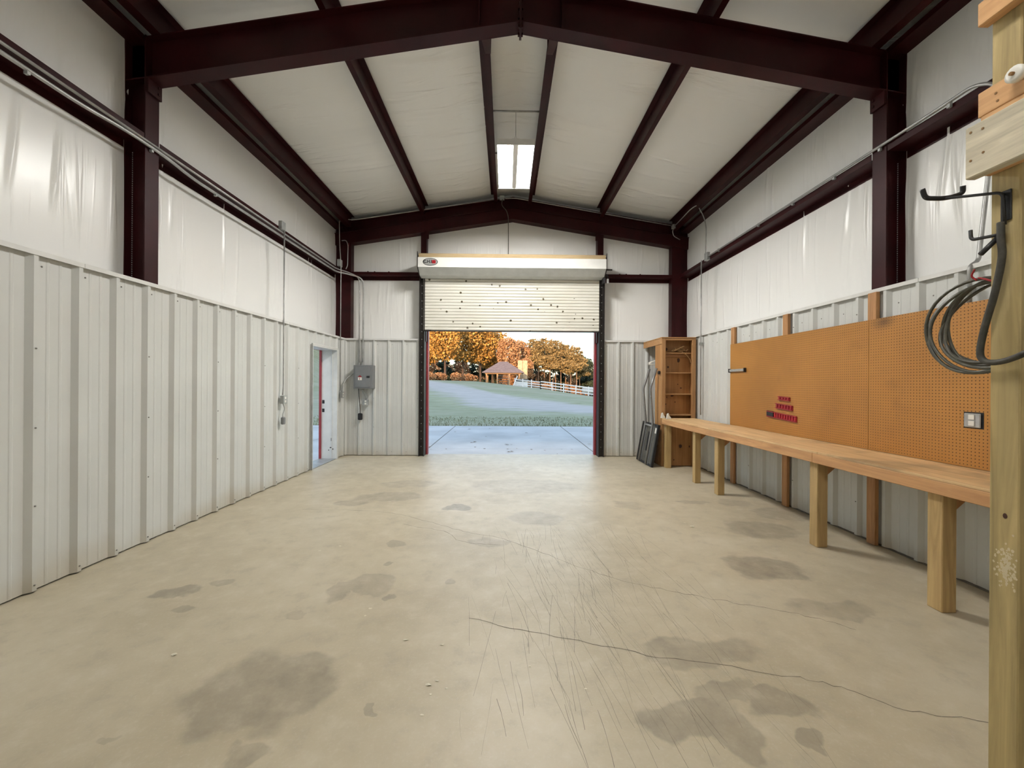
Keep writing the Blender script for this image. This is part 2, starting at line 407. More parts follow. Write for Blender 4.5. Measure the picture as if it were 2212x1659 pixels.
# ------------------------------------------------------------------ floor
fb = MB().box(-3.75, 4.0, YBACK-0.1, 8.72, -0.12, 0.0)
floor = tag(fb.obj('floor', M['concrete']), 'worn beige concrete slab with oil stains and cracks', 'floor', kind='structure')
def ribbon(pts, w, z, jitter=0.0, n=4):
    P_ = smooth_path([(x, y, z) for x, y in pts], n); mb_v = []; f = []
    for i, q in enumerate(P_):
        d = P_[min(i+1, len(P_)-1)]-P_[max(i-1, 0)]; d.normalize(); s_ = Vector((-d.y, d.x, 0))
        j = Vector((random.uniform(-1, 1)*jitter, random.uniform(-1, 1)*jitter, 0)); ww = w*random.uniform(.5, 1.2)
        mb_v += [q+j-s_*ww/2, q+j+s_*ww/2]
    for i in range(len(P_)-1): f.append((2*i, 2*i+1, 2*i+3, 2*i+2))
    return MB().add(mb_v, f)
for pts in [[(-2.421, 4.873), (-1.485, 4.79), (-0.995, 4.546), (-0.486, 4.189), (-0.005, 3.941), (0.441, 3.521), (0.866, 3.143), (1.309, 2.912), (1.636, 2.776), (1.984, 2.635), (2.191, 2.483)], [(-0.24, 2.616), (0.306, 2.422), (0.806, 2.254), (1.352, 2.123), (1.668, 2.022), (1.878, 1.875), (2.18, 1.795)], [(-1.1, 4.352), (-0.623, 4.149), (-0.405, 3.882), (-0.048, 3.794)]]:
    o = ribbon(pts, 0.0045, 0.0007, 0.012, 8).obj('crack', M['crack'], floor)
sc_ = MB()
for k in range(230):
    t = random.random(); cx = random.gauss(0.62, 0.36); cy = random.uniform(1.7, 4.2)
    ang = random.gauss(-0.16, 0.07) if t < .7 else random.gauss(0.02, 0.1); L_ = random.uniform(.12, .75)
    q0 = (cx-math.sin(ang)*L_/2, cy-math.cos(ang)*L_/2); q1 = (cx+math.sin(ang)*L_/2, cy+math.cos(ang)*L_/2)
    r_ = ribbon([q0, ((q0[0]+q1[0])/2+random.uniform(-.01, .01), (q0[1]+q1[1])/2), q1], random.uniform(.0008, .0026), 0.0005, .001, 3); sc_.add(r_.v, r_.f)
tag(sc_.obj('scuff_marks', M['scratch'], floor), kind='stuff')

# ------------------------------------------------------------------ walls: insulation liners
def grid_mesh(name, us, vs_, fn, hole, mat, parent=None):
    mb = MB(); nu, nv = len(us), len(vs_)
    mb.v = [fn(u, v) for v in vs_ for u in us]
    for j in range(nv-1):
        for i in range(nu-1):
            uc, vc = (us[i]+us[i+1])/2, (vs_[j]+vs_[j+1])/2
            if hole and hole(uc, vc): continue
            mb.f.append((j*nu+i, j*nu+i+1, (j+1)*nu+i+1, (j+1)*nu+i))
    return mb.obj(name, mat, parent, True)
def axis_vals(a, b, step, extra=()):
    n = max(2, int(round((b-a)/step))+1)
    return sorted(set(np.round(np.linspace(a, b, n), 4).tolist()+list(extra)))
_wr = [(rng.uniform(-1, 8.6), rng.uniform(2.5, 4.6), rng.uniform(.012, .024), rng.uniform(.2, .55), rng.uniform(.004, .010), rng.uniform(-.12, .12)) for _ in range(90)]
_wr += [(4.12+.05*k, 3.25+.1*(k % 2), .013, .45, .010, .02) for k in range(4)]*2+[(5.17, 3.3, .016, .75, .013, .03)]*2+[(5.42, 3.1, .02, .7, .009, .05)]*2
_wr += [(2.7+.14*k, 3.15+.06*(k % 3), .015, .4, .009, .1) for k in range(6)]*2
_wr += [(x+4, z, .013, .3, .011, .35) for x, z in ((-.9, 4.2), (-.75, 4.25), (-.6, 4.18), (-.45, 4.22), (-.3, 4.17), (-.15, 4.2), (.1, 4.18), (.3, 4.2), (.55, 4.15), (.75, 4.17), (.95, 4.15), (-2.75, 4.15), (-2.62, 4.1), (-2.3, 4.15), (-2.2, 4.12), (-2.7, 3.2), (-2.4, 3.25))]*2
def wrinkle(s, z, seed):
    h = 0.0
    for (s0, z0, w, l, a, sl_) in _wr[seed::2]:
        if abs(z-z0) >= l: continue
        d = (s-s0-(z-z0)*sl_)/w
        if abs(d) < 3: h += a*math.exp(-d*d)*math.cos((z-z0)/l*math.pi/2)
    return h
def pillow(z):
    for a, b in ((0, 2.3), (2.3, 3.74), (3.78, 4.74)):
        if a < z < b: return 0.035*math.sin((z-a)/(b-a)*math.pi)**0.7
    return 0.0
def colpin(s): # pressed flat at the frame and corners
    return min(1.0, min(abs(s-3.92), abs(s-YEND), abs(s-YBACK))/0.28)
DY0, DY1, DZ = 7.085, 8.085, 2.16          # walk door opening in the left wall
OX0, OX1 = -1.705, 1.935                   # roll-up opening in the gable wall
us = axis_vals(YBACK, YEND, 0.0125, (DY0, DY1)); vsz = axis_vals(0, 4.98, 0.09, (DZ,))
wall_left = tag(grid_mesh('wall_left', us, vsz, lambda y, z: (XL+pillow(z)*colpin(y)*.7+wrinkle(y, z, 0), y, z),
    lambda y, z: DY0 < y < DY1 and z < DZ, M['insul_wall']), 'left side wall with white vinyl insulation above white ribbed wainscot', 'wall', kind='structure')
wall_right = tag(grid_mesh('wall_right', us, vsz, lambda y, z: (XR-pillow(z)*colpin(y)*.7-wrinkle(y, z, 1), y, z), None, M['insul_wall']),
    'right side wall with white vinyl insulation above white ribbed wainscot', 'wall', kind='structure')
xs = axis_vals(XL-.02, XR+.02, 0.0125, (OX0, OX1, RX)); ts = np.round(np.linspace(0, 1, 46), 4).tolist()
def gable(x, t, y, s):
    z = t*(zroof(x)+.06); d = min(1, min(abs(x-XL), abs(x-XR))/.25)
    return (x, y-s*(pillow(min(z, 4.7))*d*.5+wrinkle(x+4, z, 0)*.8), z)
wall_far = tag(grid_mesh('wall_far', xs, ts, lambda x, t: gable(x, t, YEND, 1), lambda x, t: OX0 < x < OX1 and t*(zroof(x)+.06) < 3.55, M['insul_wall']),
    'gable end wall with the roll-up door, insulation above ribbed wainscot', 'wall', kind='structure')
wall_back = tag(grid_mesh('wall_back', axis_vals(XL-.02, XR+.02, .3, (RX,)), np.linspace(0, 1, 8).tolist(), lambda x, t: gable(x, t, YBACK, 0), None, M['insul_wall']),
    'insulated gable wall behind the viewer', 'wall', kind='structure')

# sheet metal wainscot: ribbed panels, 0.9 m wide each
TOP = 2.425
def rib_profile(s0, s1, phase, pitch, out):
    # list of (s, d): d measured from the pan towards the room, rib face at d = 0.032
    pts = [(s0, None)]
    k0 = int(math.floor((s0-phase)/pitch))-1; k1 = int(math.ceil((s1-phase)/pitch))+1
    raw = []
    for k in range(k0, k1+1):
        e = phase+k*pitch
        raw += [(e-.030, 0), (e, .032), (e+.030, .032), (e+.056, 0)]
        for q in (.115, .20):
            raw += [(e+q-.014, 0), (e+q-.007, 0.0026), (e+q+.007, 0.0026), (e+q+.014, 0)]
    raw.sort()
    def at(s):
        for a, b in zip(raw, raw[1:]):
            if a[0] <= s <= b[0]: return a[1]+(b[1]-a[1])*(s-a[0])/max(1e-9, b[0]-a[0])
        return 0
    return [(s0, at(s0))]+[q for q in raw if s0+1e-4 < q[0] < s1-1e-4]+[(s1, at(s1))]
def wainscot(parent, s0, s1, z0, z1, phase, pitch, place):
    mb = MB(); pr = rib_profile(s0, s1, phase, pitch, 1); n = len(pr)
    mb.v = [place(s, d, z0) for s, d in pr]+[place(s, d, z1) for s, d in pr]
    mb.f = [(k, k+1, k+1+n, k+n) for k in range(n-1)]
    return mb.obj('ribbed_panel', M['panel'], parent)
def run(parent, s0, s1, z0, z1, phase, pitch, place):
    k = math.floor((s0-phase+.06)/(3*pitch)); a = s0
    while a < s1-1e-3:
        k += 1; b = min(s1, phase-.06+k*3*pitch)
        if b-a > .01: wainscot(parent, a, b, z0, z1, phase, pitch, place)
        a = b
PH_L, PH_R, PT_R = 2.9227, 3.150-.030, 0.3003
plL = lambda s, d, z: (RIBL-.032+d, s, z)
plR = lambda s, d, z: (RIBR+.032-d, s, z)
plE = lambda s, d, z: (s, RIBE+.032-d, z)
run(wall_left, YBACK+.02, DY0-.03, .012, TOP, PH_L, .3048, plL)
run(wall_left, DY0-.03, DY1+.03, DZ+.03, TOP, PH_L, .3048, plL)
run(wall_left, DY1+.03, RIBE+.03, .012, TOP, PH_L, .3048, plL)
run(wall_right, YBACK+.02, RIBE+.03, .014, TOP, PH_R, PT_R, plR)
run(wall_far, RIBL-.03, -1.84, .012, TOP, -2.7805, .3048, plE)
run(wall_far, 2.055, RIBR+.03, .012, TOP, 2.358, .3048, plE)
# cap trim along the top of the wainscot
def capL(x, y0, y1, sgn, parent, back):
    pr = [(x, 2.417), (x, 2.451), (x-sgn*.004, 2.453), (back, 2.453), (back, 2.449), (x-sgn*.004, 2.449), (x-sgn*.004, 2.417)]
    return MB().prism(pr, 'y', y0, y1).obj('cap_trim', M['trim_white'], parent)
for a, b in ((YBACK+.02, 3.262), (3.266, 6.3), (6.304, RIBE+.03)): capL(RIBL+.006, a, b, 1, wall_left, XL+.03)
for a, b in ((YBACK+.02, 3.42), (3.424, 6.46), (6.464, RIBE+.03)): capL(RIBR-.006, a, b, -1, wall_right, XR-.03)
for a, b in ((RIBL-.03, -1.82), (2.035, RIBR+.03)):
    pr = [(RIBE-.006, 2.417), (RIBE-.006, 2.451), (RIBE-.002, 2.453), (YEND-.03, 2.453), (YEND-.03, 2.449), (RIBE-.002, 2.449), (RIBE-.002, 2.417)]
    MB().prism(pr, 'x', a, b).obj('cap_trim', M['trim_white'], wall_far)
for x in (-1.84, 2.035):   # edge trim where the wainscot stops at the door tracks
    MB().box(x, x+.02, RIBE-.008, RIBE+.05, .01, 2.45).obj('edge_trim', M['trim_white'], wall_far)
# screws
def screws(parent, pts, nrm):
    mb = MB(); n = Vector(nrm)
    for q in pts: q = Vector(q); mb.tube([q, q+n*.004, q+n*.0062], [.0062, .0062, .003], 6)
    return tag(mb.obj('screws', M['screw'], parent), kind='stuff')
pts = []
for k in range(-9, 18):
    y = PH_L+k*.3048
    if not (YBACK < y < 8.4): continue
    door = DY0-.06 < y < DY1+.02
    if not door: pts.append((RIBL, y+.015, .055))
    pts.append((RIBL-.032, y+.075, 2.35))
    if k % 3 == 0 and not door: pts += [(RIBL, y+.015, z) for z in (.62, 1.18, 1.75)]
screws(wall_left, pts, (1, 0, 0))
pts = []
for k in range(-9, 18):
    y = PH_R+k*PT_R
    if YBACK < y < 8.4:
        pts += [(RIBR+.032, y-.09, 2.28)]
        if k % 3 == 0: pts += [(RIBR, y+.015, 2.24), (RIBR, y+.015, .35)]
screws(wall_right, pts, (-1, 0, 0))
pts = [(-2.7805+k*.3048+.08, RIBE+.032, z) for k in (-1, 0, 1, 2) for z in (2.33, .08)]+[(-2.7805+k*.3048+.015, RIBE, z) for k in (0, 3) for z in (.6, 1.2, 1.8)]
pts += [(2.358+k*.3048+.08, RIBE+.032, z) for k in (-1, 0, 1) for z in (2.33, .08)]+[(2.358+.015, RIBE, z) for z in (.6, 1.2, 1.8)]
screws(wall_far, pts, (0, -1, 0))
# lumber furring studs that carry the pegboard
for y in (6.165, 4.985, 3.78, 2.56, 1.35):
    MB().bevbox(RIBR-.039, RIBR-.001, y, y+.092, .004, 2.415, .003).obj('stud', M['stud_z'], wall_right)
# dark strip in the gap at the foot of the right wall
MB().box(RIBR+.018, RIBR+.034, YBACK+.03, RIBE, 0, .014).obj('foot_strip', M['crack'], wall_right)

# ------------------------------------------------------------------ ceiling: insulation between the purlins
ceiling = thing('ceiling', (RX, 3.9, 5.585), 'white insulated roof lining between maroon purlins', 'ceiling', kind='structure')
edges = [XL-.06, -3.27, -1.70, -.24, mir(-.24), mir(-1.70), mir(-3.27), XR+.06]
ysr = axis_vals(YBACK-.05, YEND+.05, 0.06)
_rw = [(rng.uniform(-1, 8.6), rng.uniform(-3, 3), rng.uniform(.025, .05), rng.uniform(.5, 1.6), rng.uniform(.008, .02)) for _ in range(60)]
def roofpt(x, y, a, b):
    t = (x-a)/(b-a); sag = 0.03*math.sin(t*math.pi)**.8*(1 if b-a > 1 else .4)
    bay = min(1, min(abs(y-3.92), abs(y-YEND))/.5); w = 0
    for (y0, x0, s_, l_, a_) in _rw:
        d = (y-y0-.05*math.sin((x-x0)*1.5))/s_
        if abs(d) < 3 and abs(x-x0) < l_: w += a_*math.exp(-d*d)*math.cos((x-x0)/l_*math.pi/2)
    return (x, y, zroof(x)+.012-sag*(.5+.5*bay)-w*math.sin(t*math.pi))
ysr2 = axis_vals(YBACK-.05, YEND+.05, 0.028)
for a, b in zip(edges, edges[1:]):
    n = max(4, int((b-a)/.12)); xs_ = sorted(set(np.linspace(a, b, n).round(4).tolist()+([RX] if a < RX < b else [])))
    mb = MB(); mb.v = [roofpt(x, y, a, b) for y in ysr2 for x in xs_]; nx = len(xs_)
    mb.f = [(j*nx+i, j*nx+i+1, (j+1)*nx+i+1, (j+1)*nx+i) for j in range(len(ysr2)-1) for i in range(nx-1)]
    mb.obj('insulation_blanket', M['insul_roof'], ceiling, True)
# outer roof skin so no daylight leaks in
MB().add([(XL-.3, YBACK-.3, zroof(XL-.3)+.1), (RX, YBACK-.3, zroof(RX)+.1), (XR+.3, YBACK-.3, zroof(XR+.3)+.1), (XL-.3, YEND+.3, zroof(XL-.3)+.1), (RX, YEND+.3, zroof(RX)+.1), (XR+.3, YEND+.3, zroof(XR+.3)+.1)],
         [(0, 1, 4, 3), (1, 2, 5, 4)]).obj('roof_sheet', M['panel'], ceiling)

# ------------------------------------------------------------------ steel frame
def steel(mb, name, label, cat): return tag(mb.obj(name, M['maroon']), label, cat, kind='structure')
def h_column(xi, xo, y0, y1, z0, z1):
    s = 1 if xo > xi else -1; ym = (y0+y1)/2
    lo, hi = sorted((xi, xi+s*.012)); mb = MB().box(lo, hi, y0, y1, z0, z1)
    lo, hi = sorted((xo, xo-s*.012)); mb.box(lo, hi, y0, y1, z0, z1)
    lo, hi = sorted((xi+s*.012, xo-s*.012)); mb.box(lo, hi, ym-.005, ym+.005, z0, z1)
    return mb
for s, xi, xo, side in ((-1, -3.41, XL+.002, 'left'), (1, 3.66, XR-.002, 'right')):
    o = steel(h_column(xi, xo, YN, YF, 0, zroof(xi)-.2), 'steel_column', f'maroon steel column carrying the main roof frame on the {side} wall', 'column')
    lo, hi = sorted((xi, xi-s*.022)); mb = MB().box(lo, hi, YN+.002, YF+.006, zraf(xi)-.125, zraf(xi)+.01)
    for zz in (-.09, -.03): mb.box(min(xi-s*.03, xi-s*.02), max(xi-s*.03, xi-s*.02), YF-.04, YF-.02, zraf(xi)+zz, zraf(xi)+zz+.02)
    mb.obj('knee_plate', M['maroon'], o)
    mb = MB()
    for k in range(60): # row of small pale dabs along the web
        mb.box(xo-s*.02-.002, xo-s*.02+.002, (YN+YF)/2-.012, (YN+YF)/2-.005, 2.46+k*.021, 2.472+k*.021)
    mb.obj('seam_dabs', M['galv_box'], o)
    x0, x1 = (xo, RX-.011) if s < 0 else (RX+.011, xo)
    ym = (YN+YF)/2; D_ = .392
    def sl(za, zb): return [(x0, zraf(x0)+za), (x1, zraf(x1)+za), (x1, zraf(x1)+zb), (x0, zraf(x0)+zb)]
    mb = MB().prism(sl(0, .012), 'y', YN, YF).prism(sl(.012, D_-.012), 'y', ym-.005, ym+.005).prism(sl(D_-.012, D_), 'y', YN, YF)
    r_ = steel(mb, 'main_rafter', f'deep maroon I-beam rafter of the near frame, {side} half up to the ridge', 'beam')
    xa, xb = sorted((RX+s*.001, RX+s*.0105))
    mb = MB().box(xa, xb, YN+.002, YF-.002, zraf(RX)-.062, zraf(RX)+D_)
    for zz in (-.03, .06, .15, .24, .33):
        for yy in (YN+.03, YF-.03): mb.box(xb if s > 0 else xa-.014, xb+.014 if s > 0 else xa, yy-.012, yy+.012, zraf(RX)+zz-.012, zraf(RX)+zz+.012)
    mb.obj('splice_plate', M['maroon'], r_)
    xs_ = RX+s*.40   # web stiffeners and flange braces below the ridge purlins
    MB().box(xs_-.006, xs_+.006, YN+.006, ym-.005, zraf(xs_)+.014, zraf(xs_)+D_-.014).obj('web_stiffener', M['maroon'], r_)
    xb_ = RX+s*.335
    zb_ = zraf(xb_)
    mb = MB().add([(xb_-.05, YF-.01, zb_+.004), (xb_+.05, YF-.01, zb_+.004), (xb_+.03, YF+.38, zb_+.17), (xb_-.03, YF+.38, zb_+.17),
                   (xb_-.05, YF-.01, zb_+.012), (xb_+.05, YF-.01, zb_+.012), (xb_+.03, YF+.38, zb_+.178), (xb_-.03, YF+.38, zb_+.178)],
                  [(0, 1, 2, 3), (7, 6, 5, 4), (0, 4, 5, 1), (1, 5, 6, 2), (2, 6, 7, 3), (3, 7, 4, 0)])
    mb.box(xb_-.03, xb_+.03, YF+.372, YF+.38, zb_+.17, zb_+.41)
    mb.obj('flange_brace', M['maroon'], r_)
Y0, Y1 = YBACK+.03, 8.52
def purlin(xf, xw, zb, zt, topdir, name, label, lip=True):
    # cold-formed Z: bottom flange from xf to the web at xw, top flange away
    t = .0035; s = 1 if xw > xf else -1
    a, b = sorted((xf, xw)); mb = MB().box(a, b, Y0, Y1, zb, zb+t)
    if lip: a, b = sorted((xf, xf+s*t)); mb.box(a, b, Y0, Y1, zb+t, zb+.022)
    a, b = sorted((xw, xw-s*t)); mb.box(a, b, Y0, Y1, zb+t, zt-t)
    a, b = sorted((xw, xw+topdir*.07)); mb.box(a, b, Y0, Y1, zt-t-.001, zt-.001)
    return steel(mb, name, label, 'purlin')
ztop = lambda x: zroof(x)-.012
for s, side in ((-1, 'left'), (1, 'right')):
    m_ = (lambda x: x) if s < 0 else mir
    zb = zraf(-1.76)+.394
    purlin(m_(-1.796), m_(-1.73), zb, ztop(m_(-1.73)), -s, 'roof_purlin', f'maroon roof purlin halfway up the {side} roof slope')
    purlin(m_(-.205), m_(-.275), zraf(-.25)+.394, ztop(m_(-.24)), s, 'roof_purlin', f'maroon ridge purlin just {side} of the fluorescent light')
    purlin(m_(-3.366), m_(-3.27), zraf(-3.32)+.394, ztop(m_(-3.27)), -s, 'roof_purlin', f'maroon purlin nearest the {side} eave, beside the eave strut')
    mb = MB(); z = 4.735; xo = XL+.004 if s < 0 else XR-.004; xi = m_(-3.436)
    a, b = sorted((xo, xi)); mb.box(a, b, Y0, Y1, z, z+.004)
    a, b = sorted((xi, xi+s*.004)); mb.box(a, b, Y0, Y1, z+.004, z+.055)
    a, b = sorted((xo, xo-s*.004)); mb.box(a, b, Y0, Y1, z+.004, z+.2)
    steel(mb, 'eave_strut', f'maroon eave strut where the {side} wall meets the roof', 'beam')
    xi_, xo_ = (-3.41, XL+.006) if s < 0 else (3.66, XR-.006)
    for (ya, yb, w) in ((Y0, YN-.012, 'near bay before the main frame'), (YF+.012, 8.50, 'far bay between main frame and door wall')):
        mb = MB(); a, b = sorted((xi_, xi_-s*-.004)); mb.box(a, b, ya, yb, 3.785, 3.85)
        a, b = sorted((xi_+s*.004, xo_)); mb.box(a, b, ya, yb, 3.785, 3.789)
        a, b = sorted((xo_, xo_-s*.004)); mb.box(a, b, ya, yb, 3.715, 3.785)
        steel(mb, 'wall_girt', f'horizontal maroon girt on the {side} wall, {w}', 'girt')
    # corner columns, gable rafters, gable girts, door jamb columns
    xa, xb = (-3.49, -3.27) if s < 0 else (3.50, 3.735)
    mb = MB().box(xa, xb, 8.53, 8.54, 2.3, 4.6).box(xa, xa+.01, 8.54, 8.68, 2.3, 4.6).box(xb-.01, xb, 8.54, 8.68, 2.3, 4.6)
    lo, hi = (xb-.055, xb) if s < 0 else (xa, xa+.055)
    mb.box(lo, hi, 8.515, 8.53, 2.3, 4.6)
    if s < 0: mb.box(XL+.005, xa, 8.56, 8.57, 2.3, 4.7)
    else: mb.box(xb, XR-.005, 8.56, 8.57, 2.3, 4.7)
    steel(mb, 'corner_column', f'maroon steel column in the far {side} corner', 'column')
    x0, x1 = (XL+.01, RX) if s < 0 else (RX, XR-.01)
    SL = .16
    def er(za, zb): return [(x0, za-SL*abs(x0-RX)), (x1, za-SL*abs(x1-RX)), (x1, zb-SL*abs(x1-RX)), (x0, zb-SL*abs(x0-RX))]
    mb = MB().prism(er(4.995, 5.232), 'y', 8.50, 8.505).prism(er(4.995, 5.0), 'y', 8.505, 8.685).prism(er(5.226, 5.238), 'y', 8.476, 8.56)
    g = steel(mb, 'gable_rafter', f'maroon channel rafter on the door wall, {side} of the ridge', 'beam')
    MB().prism([(q[0], q[1]+.0) for q in er(5.236, 5.46)], 'y', 8.555, 8.56).obj('rafter_web', M['maroon'], g)
    MB().prism(er(5.425, 5.43), 'y', 8.44, 8.555).obj('rafter_top_flange', M['maroon'], g)
    xa, xb = (-3.27, -1.81) if s < 0 else (2.045, 3.50)
    mb = MB().box(xa, xb, 8.505, 8.509, 3.785, 3.85).box(xa, xb, 8.509, 8.68, 3.785, 3.789).box(xa, xb, 8.676, 8.68, 3.715, 3.785)
    for q in (.2, .28, .45): mb.box(xa+q*(xb-xa)*1.2-.012, xa+q*(xb-xa)*1.2+.012, 8.52, 8.54, 3.789, 3.866)
    steel(mb, 'wall_girt', f'short maroon girt on the door wall between the {side} corner and the door', 'girt')
    xa, xb = (-1.812, -1.69) if s < 0 else (1.915, 2.045)
    zt = 5.0-SL*abs((xa+xb)/2-RX)+.02
    mb = MB().box(xa, xb, 8.525, 8.53, 2.4, zt)
    lo, hi = (xb-.045, xb) if s < 0 else (xa, xa+.045)
    mb.box(lo, hi, 8.50, 8.505, 3.9, zt).box(lo, lo+.004, 8.505, 8.53, 3.9, zt).box(hi-.004, hi, 8.505, 8.53, 3.9, zt)
    mb.box(xa, xa+.005, 8.53, 8.68, 2.4, zt).box(xb-.005, xb, 8.53, 8.68, 2.4, zt)
    o = steel(mb, 'jamb_column', f'maroon jamb column rising above the {side} end of the door hood', 'column')
    mb = MB().box((xb if s < 0 else xa-.05), (xb+.05 if s < 0 else xa), 8.495, 8.50, zt-.17, zt-.01); mb.obj('clip_plate', M['maroon'], o)

# ------------------------------------------------------------------ roll-up door
door_1 = thing('door_1', (RX, 8.46, 0), 'white steel roll-up door, half open, with chipped slats', 'door', kind='structure')
CX0, CX1, SLH = -1.735, 1.965, .0642
prof = []
for k in range(7):
    t = k/6; prof.append((8.452-.011*math.sin(t*math.pi)**.6, t*(SLH-.004)))
prof += [(8.462, SLH-.004), (8.462, SLH), (8.468, SLH), (8.468, 0)]
for k in range(19):
    z0 = 2.628+k*SLH
    MB().prism([(y, z+z0) for y, z in prof], 'x', CX0, CX1).obj('slat', M['slat'], door_1)
mb = MB().box(CX0, CX1, 8.446, 8.472, 2.606, 2.628).box(CX0+.02, CX1-.02, 8.425, 8.446, 2.606, 2.612)
mb.obj('bottom_bar', M['dark_steel'], door_1)
for a in (CX0+.02, CX1-.17): MB().box(a, a+.15, 8.425, 8.445, 2.612, 2.632).obj('slide_bolt', M['dark_steel'], door_1)
for s, x in ((-1, -1.82), (1, 1.94)):
    mb = MB().box(x, x+.115, 8.47, 8.49, 0, 3.72)
    if s < 0: mb.box(x+.095, x+.115, 8.425, 8.47, 0, 3.72).box(x, x+.02, 8.425, 8.49, 0, 3.72)
    else: mb.box(x, x+.02, 8.425, 8.47, 0, 3.72).box(x+.095, x+.115, 8.425, 8.49, 0, 3.72)
    g = mb.obj('guide_track', M['dark_steel'], door_1)
    mb = MB()
    for k in range(22): mb.cyl((x+(.05 if s < 0 else .06), 8.47, .2+k*.16), (x+(.05 if s < 0 else .06), 8.463, .2+k*.16), .009, 6)
    tag(mb.obj('bolts', M['galv_box'], g), kind='stuff')
# exterior jamb trim, barn red
MB().box(OX0-.05, OX0+.035, 8.66, 8.78, 0, 3.6).obj('jamb_trim', M['trim_red'], door_1)
MB().box(OX1-.035, OX1+.05, 8.66, 8.78, 0, 3.6).obj('jamb_trim', M['trim_red'], door_1)
MB().box(OX0-.05, OX0-.002, 8.48, 8.66, 0, 3.6).obj('jamb_liner', M['dark_steel'], door_1)
MB().box(OX1+.002, OX1+.05, 8.48, 8.66, 0, 3.6).obj('jamb_liner', M['dark_steel'], door_1)
MB().box(OX0-.05, OX1+.05, 8.52, 8.78, 3.5, 3.62).obj('head_trim', M['trim_red'], door_1)
# hood
HX0, HX1 = -1.778, 2.0
MB().prism([(8.08, 3.843), (8.08, 4.038), (8.52, 4.038), (8.52, 4.030), (8.088, 4.030), (8.088, 3.843)], 'x', HX0, HX1).obj('hood', M['hood_white'], door_1)
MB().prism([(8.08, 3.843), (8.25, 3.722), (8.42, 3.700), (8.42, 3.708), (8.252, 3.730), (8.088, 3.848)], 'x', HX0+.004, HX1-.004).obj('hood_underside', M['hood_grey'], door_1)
for s, x in ((-1, HX0-.012), (1, HX1)):
    MB().prism([(8.07, 3.84), (8.07, 4.15), (8.11, 4.09), (8.55, 4.07), (8.55, 3.68), (8.24, 3.71)], 'x', x, x+.012).obj('hood_bracket', M['dark_steel'], door_1)
mb = MB().cyl((HX1+.012, 8.25, 3.87), (HX1+.16, 8.25, 3.87), .014, 8); mb.cyl((HX1+.012, 8.25, 3.87), (HX1+.035, 8.25, 3.87), .05, 12)
mb.obj('drive_shaft', M['dark_steel'], door_1)
mb = MB().tube(rounded([(HX1+.02, 8.28, 3.74), (HX1+.075, 8.28, 3.78), (HX1+.08, 8.28, 3.68)], .03), .012, 6)
mb.box(HX1-.02, HX1+.03, 8.26, 8.42, 3.60, 3.74).obj('chain_keeper', M['black'], door_1)
MB().box(HX1+.055, HX1+.095, 8.265, 8.295, 3.60, 3.69).obj('padlock', M['steel'], door_1)
# maker's badge on the hood
def disc(cx, y, cz, rx, rz, t, n=40): return MB().prism([(cx+rx*math.cos(2*math.pi*k/n), cz+rz*math.sin(2*math.pi*k/n)) for k in range(n)], 'y', y-t, y)
bx, bz = -1.53, 3.945
badge = disc(bx, 8.0795, bz, .150, .076, .002).obj('badge', M['black'], door_1)
disc(bx, 8.0772, bz, .138, .066, .0015).obj('badge_face', M['galv_box'], badge)
def text_mesh(body, size, loc, mat, name, parent, bold=0.0):
    cu = bpy.data.curves.new(name, 'FONT'); cu.body = body; cu.size = size; cu.align_x = 'CENTER'; cu.align_y = 'CENTER'; cu.extrude = .0006; cu.offset = bold
    o = bpy.data.objects.new(name, cu); C.objects.link(o); o.rotation_euler = (math.pi/2, 0, 0); o.location = loc
    dg = bpy.context.evaluated_depsgraph_get(); me = bpy.data.meshes.new_from_object(o.evaluated_get(dg))
    mw = o.matrix_basis.copy(); bpy.data.objects.remove(o, do_unlink=True); me.transform(mw); me.materials.clear(); me.materials.append(mat)
    q = bpy.data.objects.new(name, me); C.objects.link(q); attach(q, parent); return q
text_mesh('C.H.I.', .078, (bx-.045, 8.0752, bz+.004), M['black'], 'badge_lettering', badge, .003)
MB().prism([(bx+.032, bz-.032), (bx+.105, bz-.032), (bx+.112, bz), (bx+.105, bz+.034), (bx+.032, bz+.034)], 'y', 8.0748, 8.0757).obj('badge_emblem', M['red_plastic'], badge)

# ------------------------------------------------------------------ walk door opening in the left wall
door_2 = thing('door_2', (RIBL, DY1, 0), 'open walk doorway with white jambs in the left wall', 'door', kind='structure')
mb = MB().box(XL-.06, RIBL+.004, DY1, DY1+.03, 0, DZ+.03); mb.obj('jamb', M['trim_white'], door_2)
MB().box(RIBL-.10, RIBL-.092, DY1-.012, DY1, 0, DZ).obj('door_stop', M['trim_white'], door_2)
mb = MB().box(XL-.06, RIBL+.004, DY0-.03, DY0, 0, DZ+.03); mb.obj('jamb', M['trim_white'], door_2)
MB().box(XL-.06, RIBL+.004, DY0, DY1, DZ, DZ+.03).obj('head_jamb', M['trim_white'], door_2)
MB().box(RIBL-.006, RIBL+.010, DY0-.045, DY0-.028, 0, DZ+.045).obj('casing', M['galv_box'], door_2)
MB().box(RIBL-.004, RIBL+.010, DY1+.028, DY1+.05, 0, DZ+.045).obj('casing', M['trim_white'], door_2)
MB().box(RIBL-.004, RIBL+.010, DY0-.03, DY1+.03, DZ+.028, DZ+.05).obj('casing', M['trim_white'], door_2)
MB().box(XL-.10, XL-.06, DY1-.025, DY1+.08, 0, DZ+.1).obj('exterior_trim', M['trim_red'], door_2)
MB().box(XL-.10, XL-.06, DY0-.08, DY0+.0, 0, DZ+.1).obj('exterior_trim', M['trim_red'], door_2)
MB().box(XL-.10, XL-.06, DY0-.08, DY1+.08, DZ+.0, DZ+.1).obj('exterior_trim', M['trim_red'], door_2)
